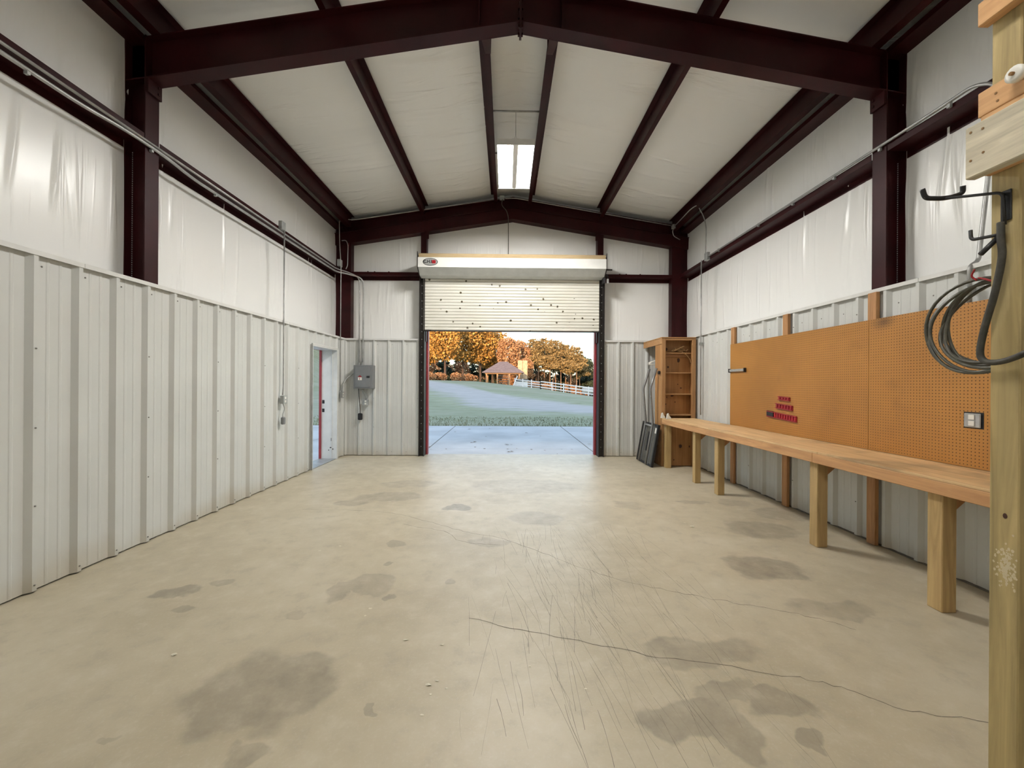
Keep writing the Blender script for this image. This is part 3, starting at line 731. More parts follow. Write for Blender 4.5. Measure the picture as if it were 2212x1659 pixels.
for z in (1.14, .97): MB().box(XL-.045, XL+.0, DY1-.004, DY1, z-.035, z+.035).obj('strike_plate', M['black'], door_2)
mb = MB()
for (x, z, w, h) in ((-3.48, .36, .012, .06), (-3.47, .30, .008, .07), (-3.50, .22, .03, .02), (-3.45, .19, .02, .02), (-3.53, .17, .018, .018)):
    mb.box(x, x+w, DY1-.0008, DY1, z, z+h)
mb.obj('rust_chips', M['dark_steel'], door_2)
MB().box(XL-.09, RIBL-.01, DY0, DY1, -.02, .012).obj('threshold', M['galv_box'], door_2)

# ------------------------------------------------------------------ fluorescent light
M['reflector'] = plain('white_reflector', (0.88, 0.88, 0.86), 0.3, 0, 0.02)
LX, LZ = .112, 4.80
def fluorescent(LY0, LY1, label, ends, lit=(0, 1, 2)):
    light = thing('fluorescent_light', (LX, (LY0+LY1)/2, LZ), label, 'light', 'fluorescent fixtures under the ridge')
    for s in (-1, 1):
        pr = [(LX+s*.035, LZ+.012), (LX+s*.05, LZ+.075), (LX+s*.235, LZ+.075), (LX+s*.255, LZ+.012), (LX+s*.259, LZ+.012), (LX+s*.239, LZ+.081), (LX+s*.046, LZ+.081), (LX+s*.031, LZ+.012)]
        MB().prism(pr, 'y', LY0, LY1).obj('reflector', M['reflector'], light)
    MB().prism([(LX-.035, LZ+.012), (LX+.035, LZ+.012), (LX+.05, LZ+.1), (LX-.05, LZ+.1)], 'y', LY0-.004, LY1+.004).obj('ballast_channel', M['trim_white'], light)
    for y in (LY0-.018, LY1): MB().box(LX-.262, LX+.262, y, y+.018, LZ+.006, LZ+.085).obj('end_plate', M['trim_white'], light)
    for s in (-1, 1):
        for k in range(3):
            x = LX+s*(.085+k*.06)
            MB().cyl((x, LY0+.02, LZ+.045), (x, LY1-.02, LZ+.045), .0155, 8).obj('tube', M['tube' if k in lit else 'tube_off'], light, True)
            for y in (LY0+.002, LY1-.02): MB().cyl((x, y, LZ+.045), (x, y+.018, LZ+.045), .017, 8).obj('lamp_socket', M['white_plastic'], light)
    ZR = zraf(-.2)+.40
    for y, w in zip((LY0+.10, LY1-.10), ends):
        mb = MB().cyl((LX, y, LZ+.2), (LX, y, ZR+.01), .0035, 6)
        mb.tube([(LX-.045, y, LZ+.085), (LX, y, LZ+.2), (LX+.045, y, LZ+.085)], .003, 6); mb.obj('hanger_wire', M['galv'], light)
        tag(MB().cyl((-.272, y, ZR+.014), (mir(-.272), y, ZR+.014), .013, 10).obj('hanger_rod', M['galv'], None, True), f'thin steel rod across the ridge purlins at the {w}', 'rod')
fluorescent(5.56, 6.79, 'lit six-tube fluorescent fixture hanging below the roof ridge', ('near end of the light', 'far end of the light'))
fluorescent(.35, 1.58, 'added unseen fluorescent fixture overhead, brightening the near bay', ('front of the added overhead light', 'back of the added overhead light'), (1,))  # out of view, added to brighten the near floor; mostly unlit tubes

# ------------------------------------------------------------------ conduits, boxes, electrical panel
def conduit(pts, r, label, rad=.1, mat='galv', name='conduit', straps=(), cat='conduit'):
    o = tag(MB().tube(rounded(pts, rad), r, 8).obj(name, M[mat], None, True), label, cat)
    for q, n in straps:
        q = Vector(q); n = Vector(n)
        MB().box(q.x-.012-.02*abs(n.y), q.x+.012+.02*abs(n.y), q.y-.012, q.y+.012, q.z-.02, q.z+.03).obj('strap', M['galv_box'], o)
    return o
GX = -3.395
conduit([(GX, Y0+.05, 3.775), (GX, 8.10, 3.790), (-3.28, 8.34, 3.80), (-3.065, 8.44, 3.72), (-3.065, 8.455, 3.4), (-3.065, 8.455, 1.895)], .0115,
        'upper thin conduit along the left girt, bending down to the grey panel', .14)
conduit([(GX, Y0+.05, 3.715), (GX, 3.25, 3.715), (GX+.012, 3.6, 3.742), (GX+.012, 4.05, 3.742), (GX, 4.4, 3.71), (GX, 8.08, 3.73), (-3.30, 8.32, 3.76), (-2.985, 8.44, 3.70), (-2.985, 8.462, 3.35), (-2.985, 8.462, 2.3), (-3.0, 8.46, 1.895)], .0155,
        'lower thick conduit along the left girt, bending down beside the thin one', .14)
for (y, z) in ((4.75, 3.69), (3.9, 3.715), (2.9, 3.69)):
    MB().box(GX-.016, GX+.012, y-.01, y+.01, z-.01, z+.012).obj('strap', M['galv_box'], bpy.data.objects['conduit.001'])
def outlet_box(name, cx, cy, cz, face, label, w=.075, h=.12, d=.05, plate=True):
    # face: direction into the room
    t = thing(name, (cx, cy, cz-h/2), label, 'outlet'); fx, fy = face
    def bx_(u0, u1, z0, z1, d0, d1):
        if fx: a, b = sorted((cx+fx*d0, cx+fx*d1)); return MB().bevbox(a, b, cy+u0, cy+u1, cz+z0, cz+z1, .003)
        a, b = sorted((cy+fy*d0, cy+fy*d1)); return MB().bevbox(cx+u0, cx+u1, a, b, cz+z0, cz+z1, .003)
    bx_(-w/2, w/2, -h/2, h/2, 0, d).obj('box', M['galv_box'], t)
    if plate:
        p_ = bx_(-w/2-.004, w/2+.004, -h/2-.004, h/2+.004, d+.0005, d+.005).obj('cover_plate', M['galv_box'], t)
        for z in (-.026, .026): bx_(-.018, .018, z-.017, z+.017, d+.0055, d+.009).obj('socket', M['white_plastic'], p_)
    return t
# left wall drop
tag(MB().bevbox(GX-.012, GX+.045, 6.06, 6.16, 3.80, 3.93, .004).obj('junction_box', M['galv_box']), 'grey junction box on the left girt above the cord outlet', 'box')
conduit([(RIBL+.022, 6.11, 3.80), (RIBL+.022, 6.11, 2.2), (RIBL+.022, 6.11, 1.45), (RIBL+.02, 6.095, 1.33)], .0095, 'straight conduit dropping down the middle of the left wall', .05)
outlet_box('outlet', RIBL+.003, 6.10, 1.26, (1, 0), 'metal outlet box with cord on the left ribbed wall', .085, .12)
cord = thing('power_cord', (RIBL+.02, 6.09, .9), 'short grey cord with plug hanging below the left wall outlet', 'cord')
MB().tube(smooth_path([(RIBL+.03, 6.09, 1.2), (RIBL+.035, 6.12, 1.12), (RIBL+.03, 6.085, 1.04), (RIBL+.03, 6.09, .99)]), .007, 8).obj('cable', M['galv_box'], cord, True)
MB().bevbox(RIBL+.01, RIBL+.055, 6.055, 6.125, .89, 1.0, .012).obj('plug', M['grey_enamel'], cord)
# far left corner run
tag(MB().bevbox(RIBL-.04, RIBL+.03, 8.14, 8.24, 3.86, 4.0, .004).obj('junction_box', M['galv_box']), 'grey junction box at the far end of the left girt', 'box')
conduit([(RIBL+.02, 8.19, 1.36), (RIBL+.02, 8.19, 3.9), (RIBL-.02, 8.22, 4.3), (RIBL-.035, 8.22, 4.86), (-3.22, 8.425, 4.895), (-.12, 8.425, 5.385)], .0095,
        'conduit rising in the far left corner and along the gable rafter to the ridge', .16)
conduit([(-3.42, 8.40, 4.46), (-3.33, 8.40, 4.47), (-3.29, 8.40, 4.38), (-3.295, 8.40, 3.95), (-3.32, 8.38, 3.87)], .0085, 'small looped conduit beside the far left corner column', .08)
outlet_box('outlet', RIBL+.003, 8.245, 1.275, (1, 0), 'metal outlet box beside the walk doorway', .09, .12)
ep = thing('electrical_panel', (-2.935, 8.40, 1.396), 'grey electrical panel on the door wall with a small warning sticker', 'electrical panel')
EX0, EX1, EZ0, EZ1 = -3.135, -2.735, 1.40, 1.885
MB().bevbox(EX0, EX1, 8.335, 8.478, EZ0, EZ1, .006).obj('cabinet', M['grey_enamel'], ep)
d_ = MB().bevbox(EX0+.03, EX1-.05, 8.324, 8.3345, EZ0+.03, EZ1-.03, .004).obj('panel_door', M['grey_enamel'], ep)
MB().bevbox(EX1-.13, EX1-.065, 8.317, 8.3235, 1.625, 1.665, .003).obj('latch', M['black'], d_)
st_ = MB().box(EX0+.095, EX0+.175, 8.3222, 8.3238, 1.575, 1.635).obj('sticker', M['white_plastic'], d_)
MB().prism([(EX0+.085, 1.637), (EX0+.185, 1.637), (EX0+.135, 1.68)], 'y', 8.3222, 8.3238).obj('sticker_triangle', M['red_plastic'], d_)
MB().box(EX0+.125, EX0+.135, 8.3212, 8.3221, 1.585, 1.625).obj('sticker_print', M['red_plastic'], d_)
for x in (-3.065, -3.0): MB().cyl((x, 8.455, 1.885), (x, 8.455, 1.94), .02, 8).obj('hub', M['galv_box'], ep)
conduit([(EX0, 8.43, 1.73), (-3.20, 8.43, 1.70), (-3.30, 8.36, 1.60), (RIBL+.03, 8.27, 1.44), (RIBL+.028, 8.25, 1.335)], .014, 'flexible conduit from the panel side to the corner outlet', .1, 'galv_box')
conduit([(-2.99, 8.44, 1.40), (-2.98, 8.45, 1.34), (-2.92, 8.455, 1.25), (-2.915, 8.455, 1.17)], .014, 'flexible conduit from the panel bottom to the round outlet', .06, 'galv_box')
outlet_box('outlet', -2.917, 8.476, 1.115, (0, -1), 'square outlet box hanging just below the electrical panel', .105, .11)
cord = thing('power_cord', (-3.03, 8.42, .75), 'black cord with black plug hanging from the electrical panel', 'cord')
MB().tube(smooth_path([(-3.05, 8.40, 1.41), (-3.045, 8.42, 1.2), (-3.035, 8.44, 1.0), (-3.03, 8.44, .86)]), .008, 8).obj('cable', M['black'], cord, True)
MB().bevbox(-3.07, -2.985, 8.40, 8.47, .75, .89, .015).obj('plug', M['black'], cord)
# ridge wiring
tag(MB().bevbox(-.16, -.06, 8.40, 8.46, 5.36, 5.44, .004).obj('junction_box', M['galv_box']), 'grey junction box at the ridge above the door', 'box')
tag(MB().tube(smooth_path([(-.1, 8.41, 5.38), (-.11, 8.40, 5.24), (-.02, 8.40, 5.12), (.02, 8.42, 5.0), (.025, 8.50, 4.9), (.03, 8.53, 4.5), (.03, 8.53, 4.10)]), .008, 8).obj('cable', M['hose'], None, True),
    'slack brown cable running from the ridge down behind the door hood', 'cable')
conduit([(-.05, 8.425, 5.385), (.15, 8.425, 5.40), (3.46, 8.425, 4.86)], .0095, 'conduit along the gable rafter from the ridge to the far right corner', .2)
tag(MB().bevbox(3.45, 3.53, 8.35, 8.44, 4.79, 4.87, .004).obj('junction_box', M['galv_box']), 'grey junction box in the far right corner under the roof', 'box')
conduit([(3.49, 8.35, 4.83), (3.44, 7.9, 4.80), (3.42, 7.5, 4.80), (3.52, 7.42, 4.86), (3.60, 7.34, 4.6), (3.615, 7.28, 4.40), (3.60, 7.27, 3.92)], .0095, 'conduit looping over the eave strut and down the right wall', .1)
conduit([(3.50, 8.33, 4.78), (3.40, 8.26, 4.70), (3.44, 8.3, 4.60), (3.62, 8.4, 4.56)], .008, 'loose looped cable in the far right corner under the roof', .1, 'galv_box')
tag(MB().bevbox(3.60, 3.66, 7.22, 7.32, 3.78, 3.92, .004).obj('junction_box', M['galv_box']), 'grey junction box on the right girt near the cabinet', 'box')
conduit([(RIBR-.02, 7.27, 3.78), (RIBR-.02, 7.27, 2.6), (RIBR-.016, 7.27, .98)], .0105, 'straight conduit down the right wall beside the cabinet', .05, straps=[((RIBR-.016, 7.27, 2.26), (0, 1, 0))])
conduit([(3.635, 7.22, 3.845), (3.635, 3.35, 3.862), (3.635, 3.10, 3.872), (3.64, 2.98, 3.80), (3.66, 2.93, 3.7)], .0135, 'long conduit along the top of the right girt', .16,
        straps=[((3.645, y, 3.84), (0, 0, 0)) for y in (6.9, 5.8, 5.1, 4.45, 3.9, 3.28)])
conduit([(3.655, 2.99, 3.70), (3.655, 3.0, 3.3), (3.60, 3.03, 2.48), (RIBR-.015, 3.03, 2.44), (RIBR-.012, 3.03, 2.1)], .014, 'conduit dropping behind the black hooks to the pegboard outlet', .1,
        straps=[((RIBR-.012, 3.03, 2.25), (0, 1, 0))])

# ------------------------------------------------------------------ pegboard, trays, outlet
PX = RIBR-.045
for (ya, yb, lab) in ((3.853, 6.258, 'brown pegboard sheet farther along the right wall, holding red socket trays'), (1.41, 3.849, 'brown pegboard sheet nearer on the right wall, with an outlet cut in')):
    tag(MB().bevbox(PX, PX+.006, ya, yb, .906, 2.155, .001).obj('pegboard', M['pegboard']), lab, 'pegboard')
def tray(y0, y1, z0, z1, label, tilt, dark=False):
    t = thing('socket_tray', (PX, (y0+y1)/2, z0), label, 'tool tray', 'red trays on the pegboard')
    def q(a, b, za, zb, d0, d1):
        # far edge sits a little higher
        f = lambda y: tilt*(y-y0)/(y1-y0)
        mb = MB(); V = []
        for (y, z) in ((a, za), (b, za), (b, zb), (a, zb)):
            V += [(PX-d0, y, z+f(y)), (PX-d1, y, z+f(y))]
        return mb.add(V, [(0, 2, 4, 6), (1, 7, 5, 3), (0, 1, 3, 2), (2, 3, 5, 4), (4, 5, 7, 6), (6, 7, 1, 0)])
    q(y0, y1, z0, z1, 0, .006).obj('base', M['red_plastic'], t)
    for za, zb in ((z0, z0+.008), (z1-.008, z1)): q(y0, y1, za, zb, .006, .02).obj('rail', M['red_plastic'], t)
    n = int((y1-y0)/.045)
    for k in range(n):
        y = y0+(k+.5)*(y1-y0)/n; q(y-.012, y+.012, z0+.014, z1-.014, .006, .013).obj('clip', M['red_plastic'], t)
    if dark: q(y1-.13, y1+.0, z0-.004, z1+.004, .0061, .017).obj('end_cover', M['black'], t)
tray(4.92, 5.13, 1.325, 1.372, 'short red socket tray, uppermost of three on the pegboard', .012)
tray(4.87, 5.18, 1.208, 1.272, 'medium red socket tray, middle of three on the pegboard', .02)
tray(4.80, 5.35, 1.075, 1.148, 'long red socket tray with black end, lowest of three', .035, True)
t = thing('bar_holder', (PX, 6.04, 1.72), 'short grey metal bar fixed near the far edge of the pegboard', 'holder')
MB().bevbox(PX-.03, PX-.012, 5.84, 6.25, 1.725, 1.765, .004).obj('bar', M['steel'], t)
for y in (5.835, 6.235): MB().bevbox(PX-.036, PX, y, y+.02, 1.715, 1.775, .003).obj('end_cap', M['black'], t)
t = thing('outlet', (PX, 2.97, 1.21), 'steel outlet plate with two white sockets set into the pegboard', 'outlet')
MB().bevbox(PX-.002, PX-.0005, 2.905, 3.035, 1.205, 1.327, .0005).obj('cutout', M['black'], t)
p_ = MB().bevbox(PX-.014, PX-.0025, 2.918, 3.026, 1.212, 1.318, .006).obj('cover_plate', M['steel'], t)
for z in (1.243, 1.289):
    s_ = MB().bevbox(PX-.020, PX-.0145, 2.952, 2.992, z-.019, z+.019, .008).obj('socket', M['white_plastic'], p_)

# ------------------------------------------------------------------ workbench
BX0, BX1, BZ, BY0, BY1 = 2.885, PX-.004, .905, 1.25, 7.44
wb = thing('workbench', (2.95, 4.4, 0), 'long wooden workbench on square legs below the pegboard', 'workbench')
MB().bevbox(BX0+.002, BX1, BY0, 3.70, BZ-.019, BZ, .002).obj('top_board', M['bench_top'], wb)
MB().bevbox(BX0+.002, BX1, 3.703, 6.135, BZ-.019, BZ, .002).obj('top_board', M['bench_top'], wb)
MB().bevbox(BX0+.002, BX1, 6.138, BY1, BZ-.019, BZ-.0008, .002).obj('top_board', M['bench_top'], wb)
MB().bevbox(BX0, BX0+.038, BY0, 3.76, BZ-.110, BZ-.020, .004).obj('front_rail', M['bench_y'], wb)
MB().bevbox(BX0+.001, BX0+.038, 3.763, BY1, BZ-.109, BZ-.020, .004).obj('front_rail', M['bench_y'], wb)
MB().bevbox(BX1-.04, BX1-.002, BY0, BY1, BZ-.108, BZ-.020, .003).obj('back_rail', M['bench_y'], wb)
for y, w in ((7.33, .10), (6.195, .09), (5.525, .095), (3.745, .10), (2.66, .10), (1.4, .1)):
    MB().bevbox(2.926, 2.926+w, y, y+w, 0, BZ-.1105, .005).obj('leg', M['leg_z'], wb)
    MB().bevbox(2.926, 2.926+w-.012, y+.004, y+w-.004, BZ-.110, BZ-.0195, .003).obj('leg_block', M['leg_z'], wb)
    MB().prism([(2.926+w, BZ-.11), (2.926+w+.155, BZ-.11), (2.926+w, BZ-.245)], 'y', y+w*.3, y+w*.3+.04).obj('corner_brace', M['stud_z'], wb)
    MB().bevbox(2.926+w, BX1-.042, y+.01, y+.05, BZ-.105, BZ-.0195, .003).obj('cross_rail', M['stud_z'], wb)
for k, (x, y) in enumerate(((2.90, 7.41), (2.94, 7.25))):
    tag(MB().prism([(x-.035, BZ), (x+.045, BZ), (x+.04, BZ+.025), (x+.012, BZ+.055), (x-.002, BZ+.10), (x-.022, BZ+.085), (x-.03, BZ+.03)], 'y', y, y+.035).obj('plastic_wedge', M['white_plastic']),
        ('white plastic wedge at the very end of the workbench, beside the cabinet', 'white plastic wedge on the bench end, nearer of the pair')[k], 'wedge', 'white wedges on the bench end')

# ------------------------------------------------------------------ cabinet with shelves and hanging space
cb = thing('shelf_cabinet', (3.24, 7.9, 0), 'tall plywood shelf cabinet in the far right corner', 'cabinet')
KX0, KX1, KY, KYB, KZ = 2.90, 3.535, 7.476, 7.82, 2.41
for x, y in ((KX0, KY), (KX1-.07, KY)): MB().bevbox(x, x+.07, y, y+.04, 0, KZ-.02, .003).obj('front_post', M['cab_z'], cb)
MB().box(KX0+.0, KX0+.018, KY+.041, KYB, 0, KZ-.02).obj('side_panel', M['ply_z'], cb)
MB().box(KX1-.018, KX1, KY+.041, KYB, 0, KZ-.02).obj('side_panel', M['ply_z'], cb)
MB().box(KX0+.019, KX1-.019, KY+.22, KY+.235, .01, KZ-.021).obj('back_panel', M['ply_z'], cb)
MB().box(KX0+.072, KX1-.072, KY+.02, KY+.035, .01, BZ-.12).obj('lower_panel', M['ply_z'], cb)
MB().bevbox(KX0-.012, KX1+.002, KY-.01, RIBE-.012, KZ-.019, KZ, .002).obj('top_board', M['cab_x'], cb)
MB().bevbox(KX0+.071, KX1-.071, KY+.002, KY+.038, KZ-.058, KZ-.0205, .002).obj('front_rail', M['cab_x'], cb)
MB().bevbox(KX0-.010, KX0-.0005, KY+.002, RIBE-.012, KZ-.13, KZ-.0205, .003).obj('side_rail', M['cab_x'], cb)
for z in (2.105, 1.735, 1.335, .945): MB().bevbox(KX0+.02, KX1-.02, KY+.042, KY+.218, z, z+.02, .002).obj('shelf', M['cab_x'], cb)
MB().bevbox(KX0+.02, KX1-.02, KY+.17, KY+.218, 2.05, 2.104, .002).obj('shelf_cleat', M['cab_x'], cb)
MB().bevbox(KX0+.002, KX0+.05, KYB, KYB+.04, 0, .12, .002).obj('foot_block', M['cab_z'], cb)
def knots(parent, y, pts):
    mb = MB()
    for (x, z, rx, rz) in pts: mb.add([(x+rx*math.cos(k*.628)*(1+.2*math.sin(k*2.1)), y-.0006, z+rz*math.sin(k*.628)) for k in range(10)], [tuple(range(10))])
    tag(mb.obj('knots', M['knot'], parent), kind='stuff')
M['knot'] = plain('dark_wood_knot', (.06, .02, .01), .6, 0, .4, 20)
knots(bpy.data.objects['back_panel'], KY+.22, ((3.06, 2.20, .028, .032), (3.30, 1.99, .028, .042), (3.10, 1.86, .018, .02), (3.35, 1.46, .018, .012), (3.29, 1.53, .01, .01), (3.06, 1.15, .014, .016), (3.24, 1.19, .012, .012), (3.18, 1.31, .03, .014), (3.08, 1.28, .01, .012)))
knots(bpy.data.objects['lower_panel'], KY+.02, ((3.26, .375, .03, .034), (3.05, .37, .014, .022), (3.43, .37, .014, .02), (3.14, .12, .012, .014)))
tag(MB().cyl((KX0+.30, KYB-.01, 2.15), (KX0+.30, RIBE-.01, 2.15), .014, 10).obj('closet_rod', M['steel'], cb, True))
rp = MB()
for k in range(9):
    x0 = random.uniform(3.12, 3.3); z0 = 2.135+random.uniform(0, .03); pts = []
    for j in range(6):
        pts.append((x0+j*random.uniform(.02, .045)-.05, KY+.10+random.uniform(-.04, .05), z0+random.uniform(-.005, .06)*math.sin(j/5*math.pi)))
    rp.tube(smooth_path(pts, 4), random.uniform(.007, .012), 6)
rp.tube(smooth_path([(3.16, KY+.06, 2.16), (3.24, KY+.05, 2.20), (3.33, KY+.04, 2.245)]), .011, 6)
rp.tube(smooth_path([(3.30, KY+.06, 2.14), (3.37, KY+.03, 2.08), (3.43, KY+.02, 2.0), (3.45, KY+.02, 1.93)]), .008, 6)
tag(rp.obj('rope_bundle', M['rope'], None, True), 'tangle of thin brown rope on the top cabinet shelf', 'rope')
def hanger(y, lab, dx=0):
    cx, cz = KX0+.30, 2.13
    mb = MB().tube(smooth_path([(cx+.012, y, cz+.0), (cx+.022, y, cz+.03), (cx, y, cz+.04), (cx-.022, y, cz+.025), (cx-.01, y, cz-.02), (cx, y, cz-.05)], 4), .006, 6)
    mb.tube(rounded([(cx, y, cz-.05), (cx-.36, y, cz-.17), (cx-.38, y, cz-.205), (cx-.33, y, cz-.215), (cx+.28, y, cz-.215), (cx+.3, y, cz-.2), (cx+.28, y, cz-.17), (cx, y, cz-.05)], .03), .0075, 6)
    tag(mb.obj('clothes_hanger', M['white_plastic'], None, True), lab, 'hanger', 'hangers on the closet rod')
hanger(7.90, 'white plastic hanger on the closet rod, nearest the shelves')
hanger(7.95, 'white plastic hanger on the closet rod, middle of the three')
hanger(8.02, 'white plastic hanger on the closet rod, nearest the door wall')

# ------------------------------------------------------------------ folded metal frame leaning on the cabinet
M['grey_tube'] = plain('grey_tube_paint', (.24, .24, .24), .35, .3, .1)
M['deck'] = plain('olive_grey_deck', (.10, .095, .08), .6, 0, .2)
lf = thing('folding_cart', (2.72, 7.8, 0), 'folded platform cart with bent grey tube handles leaning beside the cabinet', 'cart')
def lean(t, off): # point on the leaning deck: t along the slope, off out towards the room
    return (2.69+t*.17-off*.975, off*.2+t*.985)
def deck(t0, t1, o0, o1, y0, y1):
    pr = [lean(t0, o0), lean(t1, o0), lean(t1, o1), lean(t0, o1)]
    return MB().prism(pr, 'y', y0, y1)
DA, DB = 7.36, 8.20
deck(.03, .76, .0, .018, DA+.03, DB-.03).obj('deck', M['deck'], lf)
for (a, b, c, d) in ((0, .79, DA, DA+.045), (0, .79, DB-.045, DB)): deck(a, b, -.012, .03, c, d).obj('bumper_edge', M['black'], lf)
for (a, b) in ((0, .04), (.75, .79)): deck(a, b, -.012, .03, DA+.045, DB-.045).obj('bumper_edge', M['black'], lf)
for y in (7.60, 7.98):
    q0 = lean(.01, .05); q1 = lean(.80, .05)
    mb = MB().tube(rounded([(q0[0], y, q0[1]), (q1[0], y, q1[1]), (2.725, y, 1.44), (2.845, y, 1.83)], .05), .021, 10)
    mb.obj('handle_tube', M['grey_tube'], lf, True)
    deck(.02, .78, .0185, .034, y-.05, y-.03).obj('channel_rail', M['grey_enamel'], lf)
q = lean(.74, .05); MB().cyl((q[0], 7.60, q[1]), (q[0], 7.98, q[1]), .016, 10).obj('cross_tube', M['steel'], lf, True)
deck(.25, .62, .019, .03, 7.75, 7.80).obj('latch_bar', M['black'], lf)
deck(.62, .72, .0185, .020, DA+.06, DA+.14).obj('paper_tag', M['white_plastic'], lf)
MB().bevbox(2.85, 2.895, 7.53, 7.58, 1.72, 1.78, .01).obj('hand_knob', M['black'], lf)

M['chip'] = plain('paint_chip', (0.75, 0.70, 0.56), 0.7, 0, 0.1)
# ------------------------------------------------------------------ timber post with boards, hooks, cables (right edge)
PXF = 1.80
pr_ = thing('timber_rack', (1.845, 1.433, 0), 'olive treated timber post at the right edge with boards nailed across', 'post')
MB().bevbox(PXF, PXF+.089, 1.389, 1.4775, 0, 3.6, .004).obj('post', M['treated_z'], pr_)
MB().bevbox(PXF-.041, PXF-.001, .55, 1.4895, 2.862, 2.95, .003).obj('cross_board', M['pine_y'], pr_)
MB().bevbox(PXF, PXF+.089, .551, .64, 0, 3.6, .004).obj('post', M['treated_z'], pr_)
b2 = MB().bevbox(PXF-.041, PXF-.001, .55, 1.487, 2.520, 2.612, .003).obj('cross_board', M['pine_y'], pr_)
b3 = MB().bevbox(PXF-.080, PXF-.042, .55, 1.4945, 2.292, 2.484, .004).obj('weathered_board', M['weathered_y'], pr_)
MB().bevbox(PXF-.041, PXF-.001, .55, 1.478, 2.30, 2.519, .003).obj('spacer_board', M['pine_y'], pr_)
mb = MB()
for (x, y, z) in ((PXF-.041, 1.43, 2.575), (PXF-.041, 1.425, 2.545), (PXF-.041, 1.44, 2.93), (PXF-.080, 1.475, 2.46), (PXF-.080, 1.475, 2.355), (PXF-.080, 1.437, 2.452), (PXF-.080, 1.435, 2.365)):
    mb.cyl((x, y, z), (x-.0012, y, z), .0045, 8)
tag(mb.obj('nail_heads', M['rope'], pr_), kind='stuff')
mb = MB()
for k in range(150):
    y, z = random.gauss(1.425, .013), random.gauss(.875, .04)
    if not 1.394 < y < 1.472: continue
    r = random.uniform(.002, .0055); mb.add([(PXF-.0006-.000002*k, y+r*math.cos(a)*random.uniform(.6, 1.2), z+1.3*r*math.sin(a)*random.uniform(.6, 1.2)) for a in [j*1.047 for j in range(6)]], [tuple(range(6))])
tag(mb.obj('paint_specks', plain('faded_paint_speck', (.62, .54, .36), .8), pr_), kind='stuff')
MB().add([(PXF-.0007, 1.428+.007*math.cos(j*.628), 1.052+.010*math.sin(j*.628)) for j in range(10)], [tuple(range(10))]).obj('knot', M['knot'], pr_)
t = thing('insulator_knob', (PXF-.06, 1.36, 2.60), 'round white ceramic knob on the upper pine board at the right edge', 'knob')
mb = MB().tube([(PXF-.041, 1.352, 2.585), (PXF-.055, 1.352, 2.585), (PXF-.058, 1.352, 2.585), (PXF-.075, 1.352, 2.585), (PXF-.078, 1.352, 2.585)], [.018, .02, .027, .027, .016], 16)
mb.obj('knob', M['white_plastic'], t, True)
MB().cyl((PXF-.078, 1.352, 2.585), (PXF-.088, 1.352, 2.585), .006, 8).obj('bolt', M['rope'], t)
t = thing('utility_hook', (PXF, 1.43, 2.10), 'black rubber coated double hook screwed to the timber post', 'hook')
MB().bevbox(PXF-.006, PXF-.0005, 1.412, 1.444, 2.115, 2.225, .002).obj('mount_plate', M['black'], t)
mb = MB().tube(rounded([(PXF-.012, 1.425, 2.10), (PXF-.014, 1.43, 2.218), (PXF-.03, 1.60, 2.275), (PXF-.03, 1.61, 2.278)], .02), .0052, 8); mb.obj('arm', M['black'], t, True)
MB().tube(smooth_path([(PXF-.10, 1.63, 2.325), (PXF-.085, 1.63, 2.292), (PXF-.06, 1.62, 2.283), (PXF-.03, 1.61, 2.280), (PXF+.0, 1.60, 2.284), (PXF+.02, 1.59, 2.294), (PXF+.018, 1.585, 2.318)]), .0088, 8).obj('prong', M['black'], t, True)
t = thing('utility_hook', (PXF, 1.43, 2.03), 'smaller black angled hook below the double hook, holding the cord', 'hook')
MB().tube(rounded([(PXF-.002, 1.44, 2.072), (PXF-.02, 1.455, 2.070), (PXF-.018, 1.525, 2.080), (PXF-.018, 1.527, 2.118)], .015), .006, 8).obj('prong', M['black'], t, True)
MB().tube([(PXF-.006, 1.445, 2.066), (PXF-.055, 1.462, 2.005)], .0088, 8).obj('angled_prong', M['black'], t, True)
# coil of cable behind the post
cc = thing('cable_coil', (1.90, 1.56, 1.55), 'coil of grey brown cable hanging behind the timber post', 'cable')
for k, (cy, cz, ry, rz, dx, tl) in enumerate(((1.60, 1.765, .225, .19, 0, .0), (1.605, 1.77, .215, .185, .012, .04), (1.60, 1.768, .195, .182, -.008, .02), (1.59, 1.772, .185, .178, .02, .05), (1.595, 1.765, .190, .170, .03, -.02), (1.58, 1.775, .172, .172, .008, .03), (1.585, 1.77, .165, .168, .018, 0))):
    pts = []
    for j in range(40):
        a = 2*math.pi*j/40; y = cy+ry*math.cos(a)*(1+.02*math.sin(3*a+k)); z = cz+rz*math.sin(a)+.012*math.sin(2*a+k)
        pts.append((1.925+dx+tl*math.sin(a), y, z))
    MB().tube(pts, .0068, 6, close=True).obj('loop', M['hose'], cc, True)
mb = MB().tube(smooth_path([(1.90, 1.60, 1.955), (1.895, 1.575, 1.945), (1.895, 1.545, 1.93), (1.90, 1.52, 1.94)]), .004, 6)
mb.tube(smooth_path([(1.895, 1.60, 1.945), (1.885, 1.61, 1.965), (1.885, 1.60, 1.99)]), .0035, 6); mb.obj('red_tie', M['red_plastic'], cc, True)
tag(MB().tube(smooth_path([(PXF-.018, 1.432, 2.11), (PXF-.022, 1.428, 2.05), (PXF-.022, 1.425, 1.98), (PXF-.022, 1.445, 1.86), (PXF-.022, 1.475, 1.74), (PXF-.024, 1.488, 1.65), (PXF-.026, 1.475, 1.615), (PXF-.028, 1.44, 1.605), (PXF-.03, 1.39, 1.615), (PXF-.04, 1.32, 1.645), (PXF-.05, 1.22, 1.70)], 8), .0105, 10).obj('power_cord', M['cord_dark'], None, True),
    'thick dusty cord hanging over the small hook on the post', 'cord')

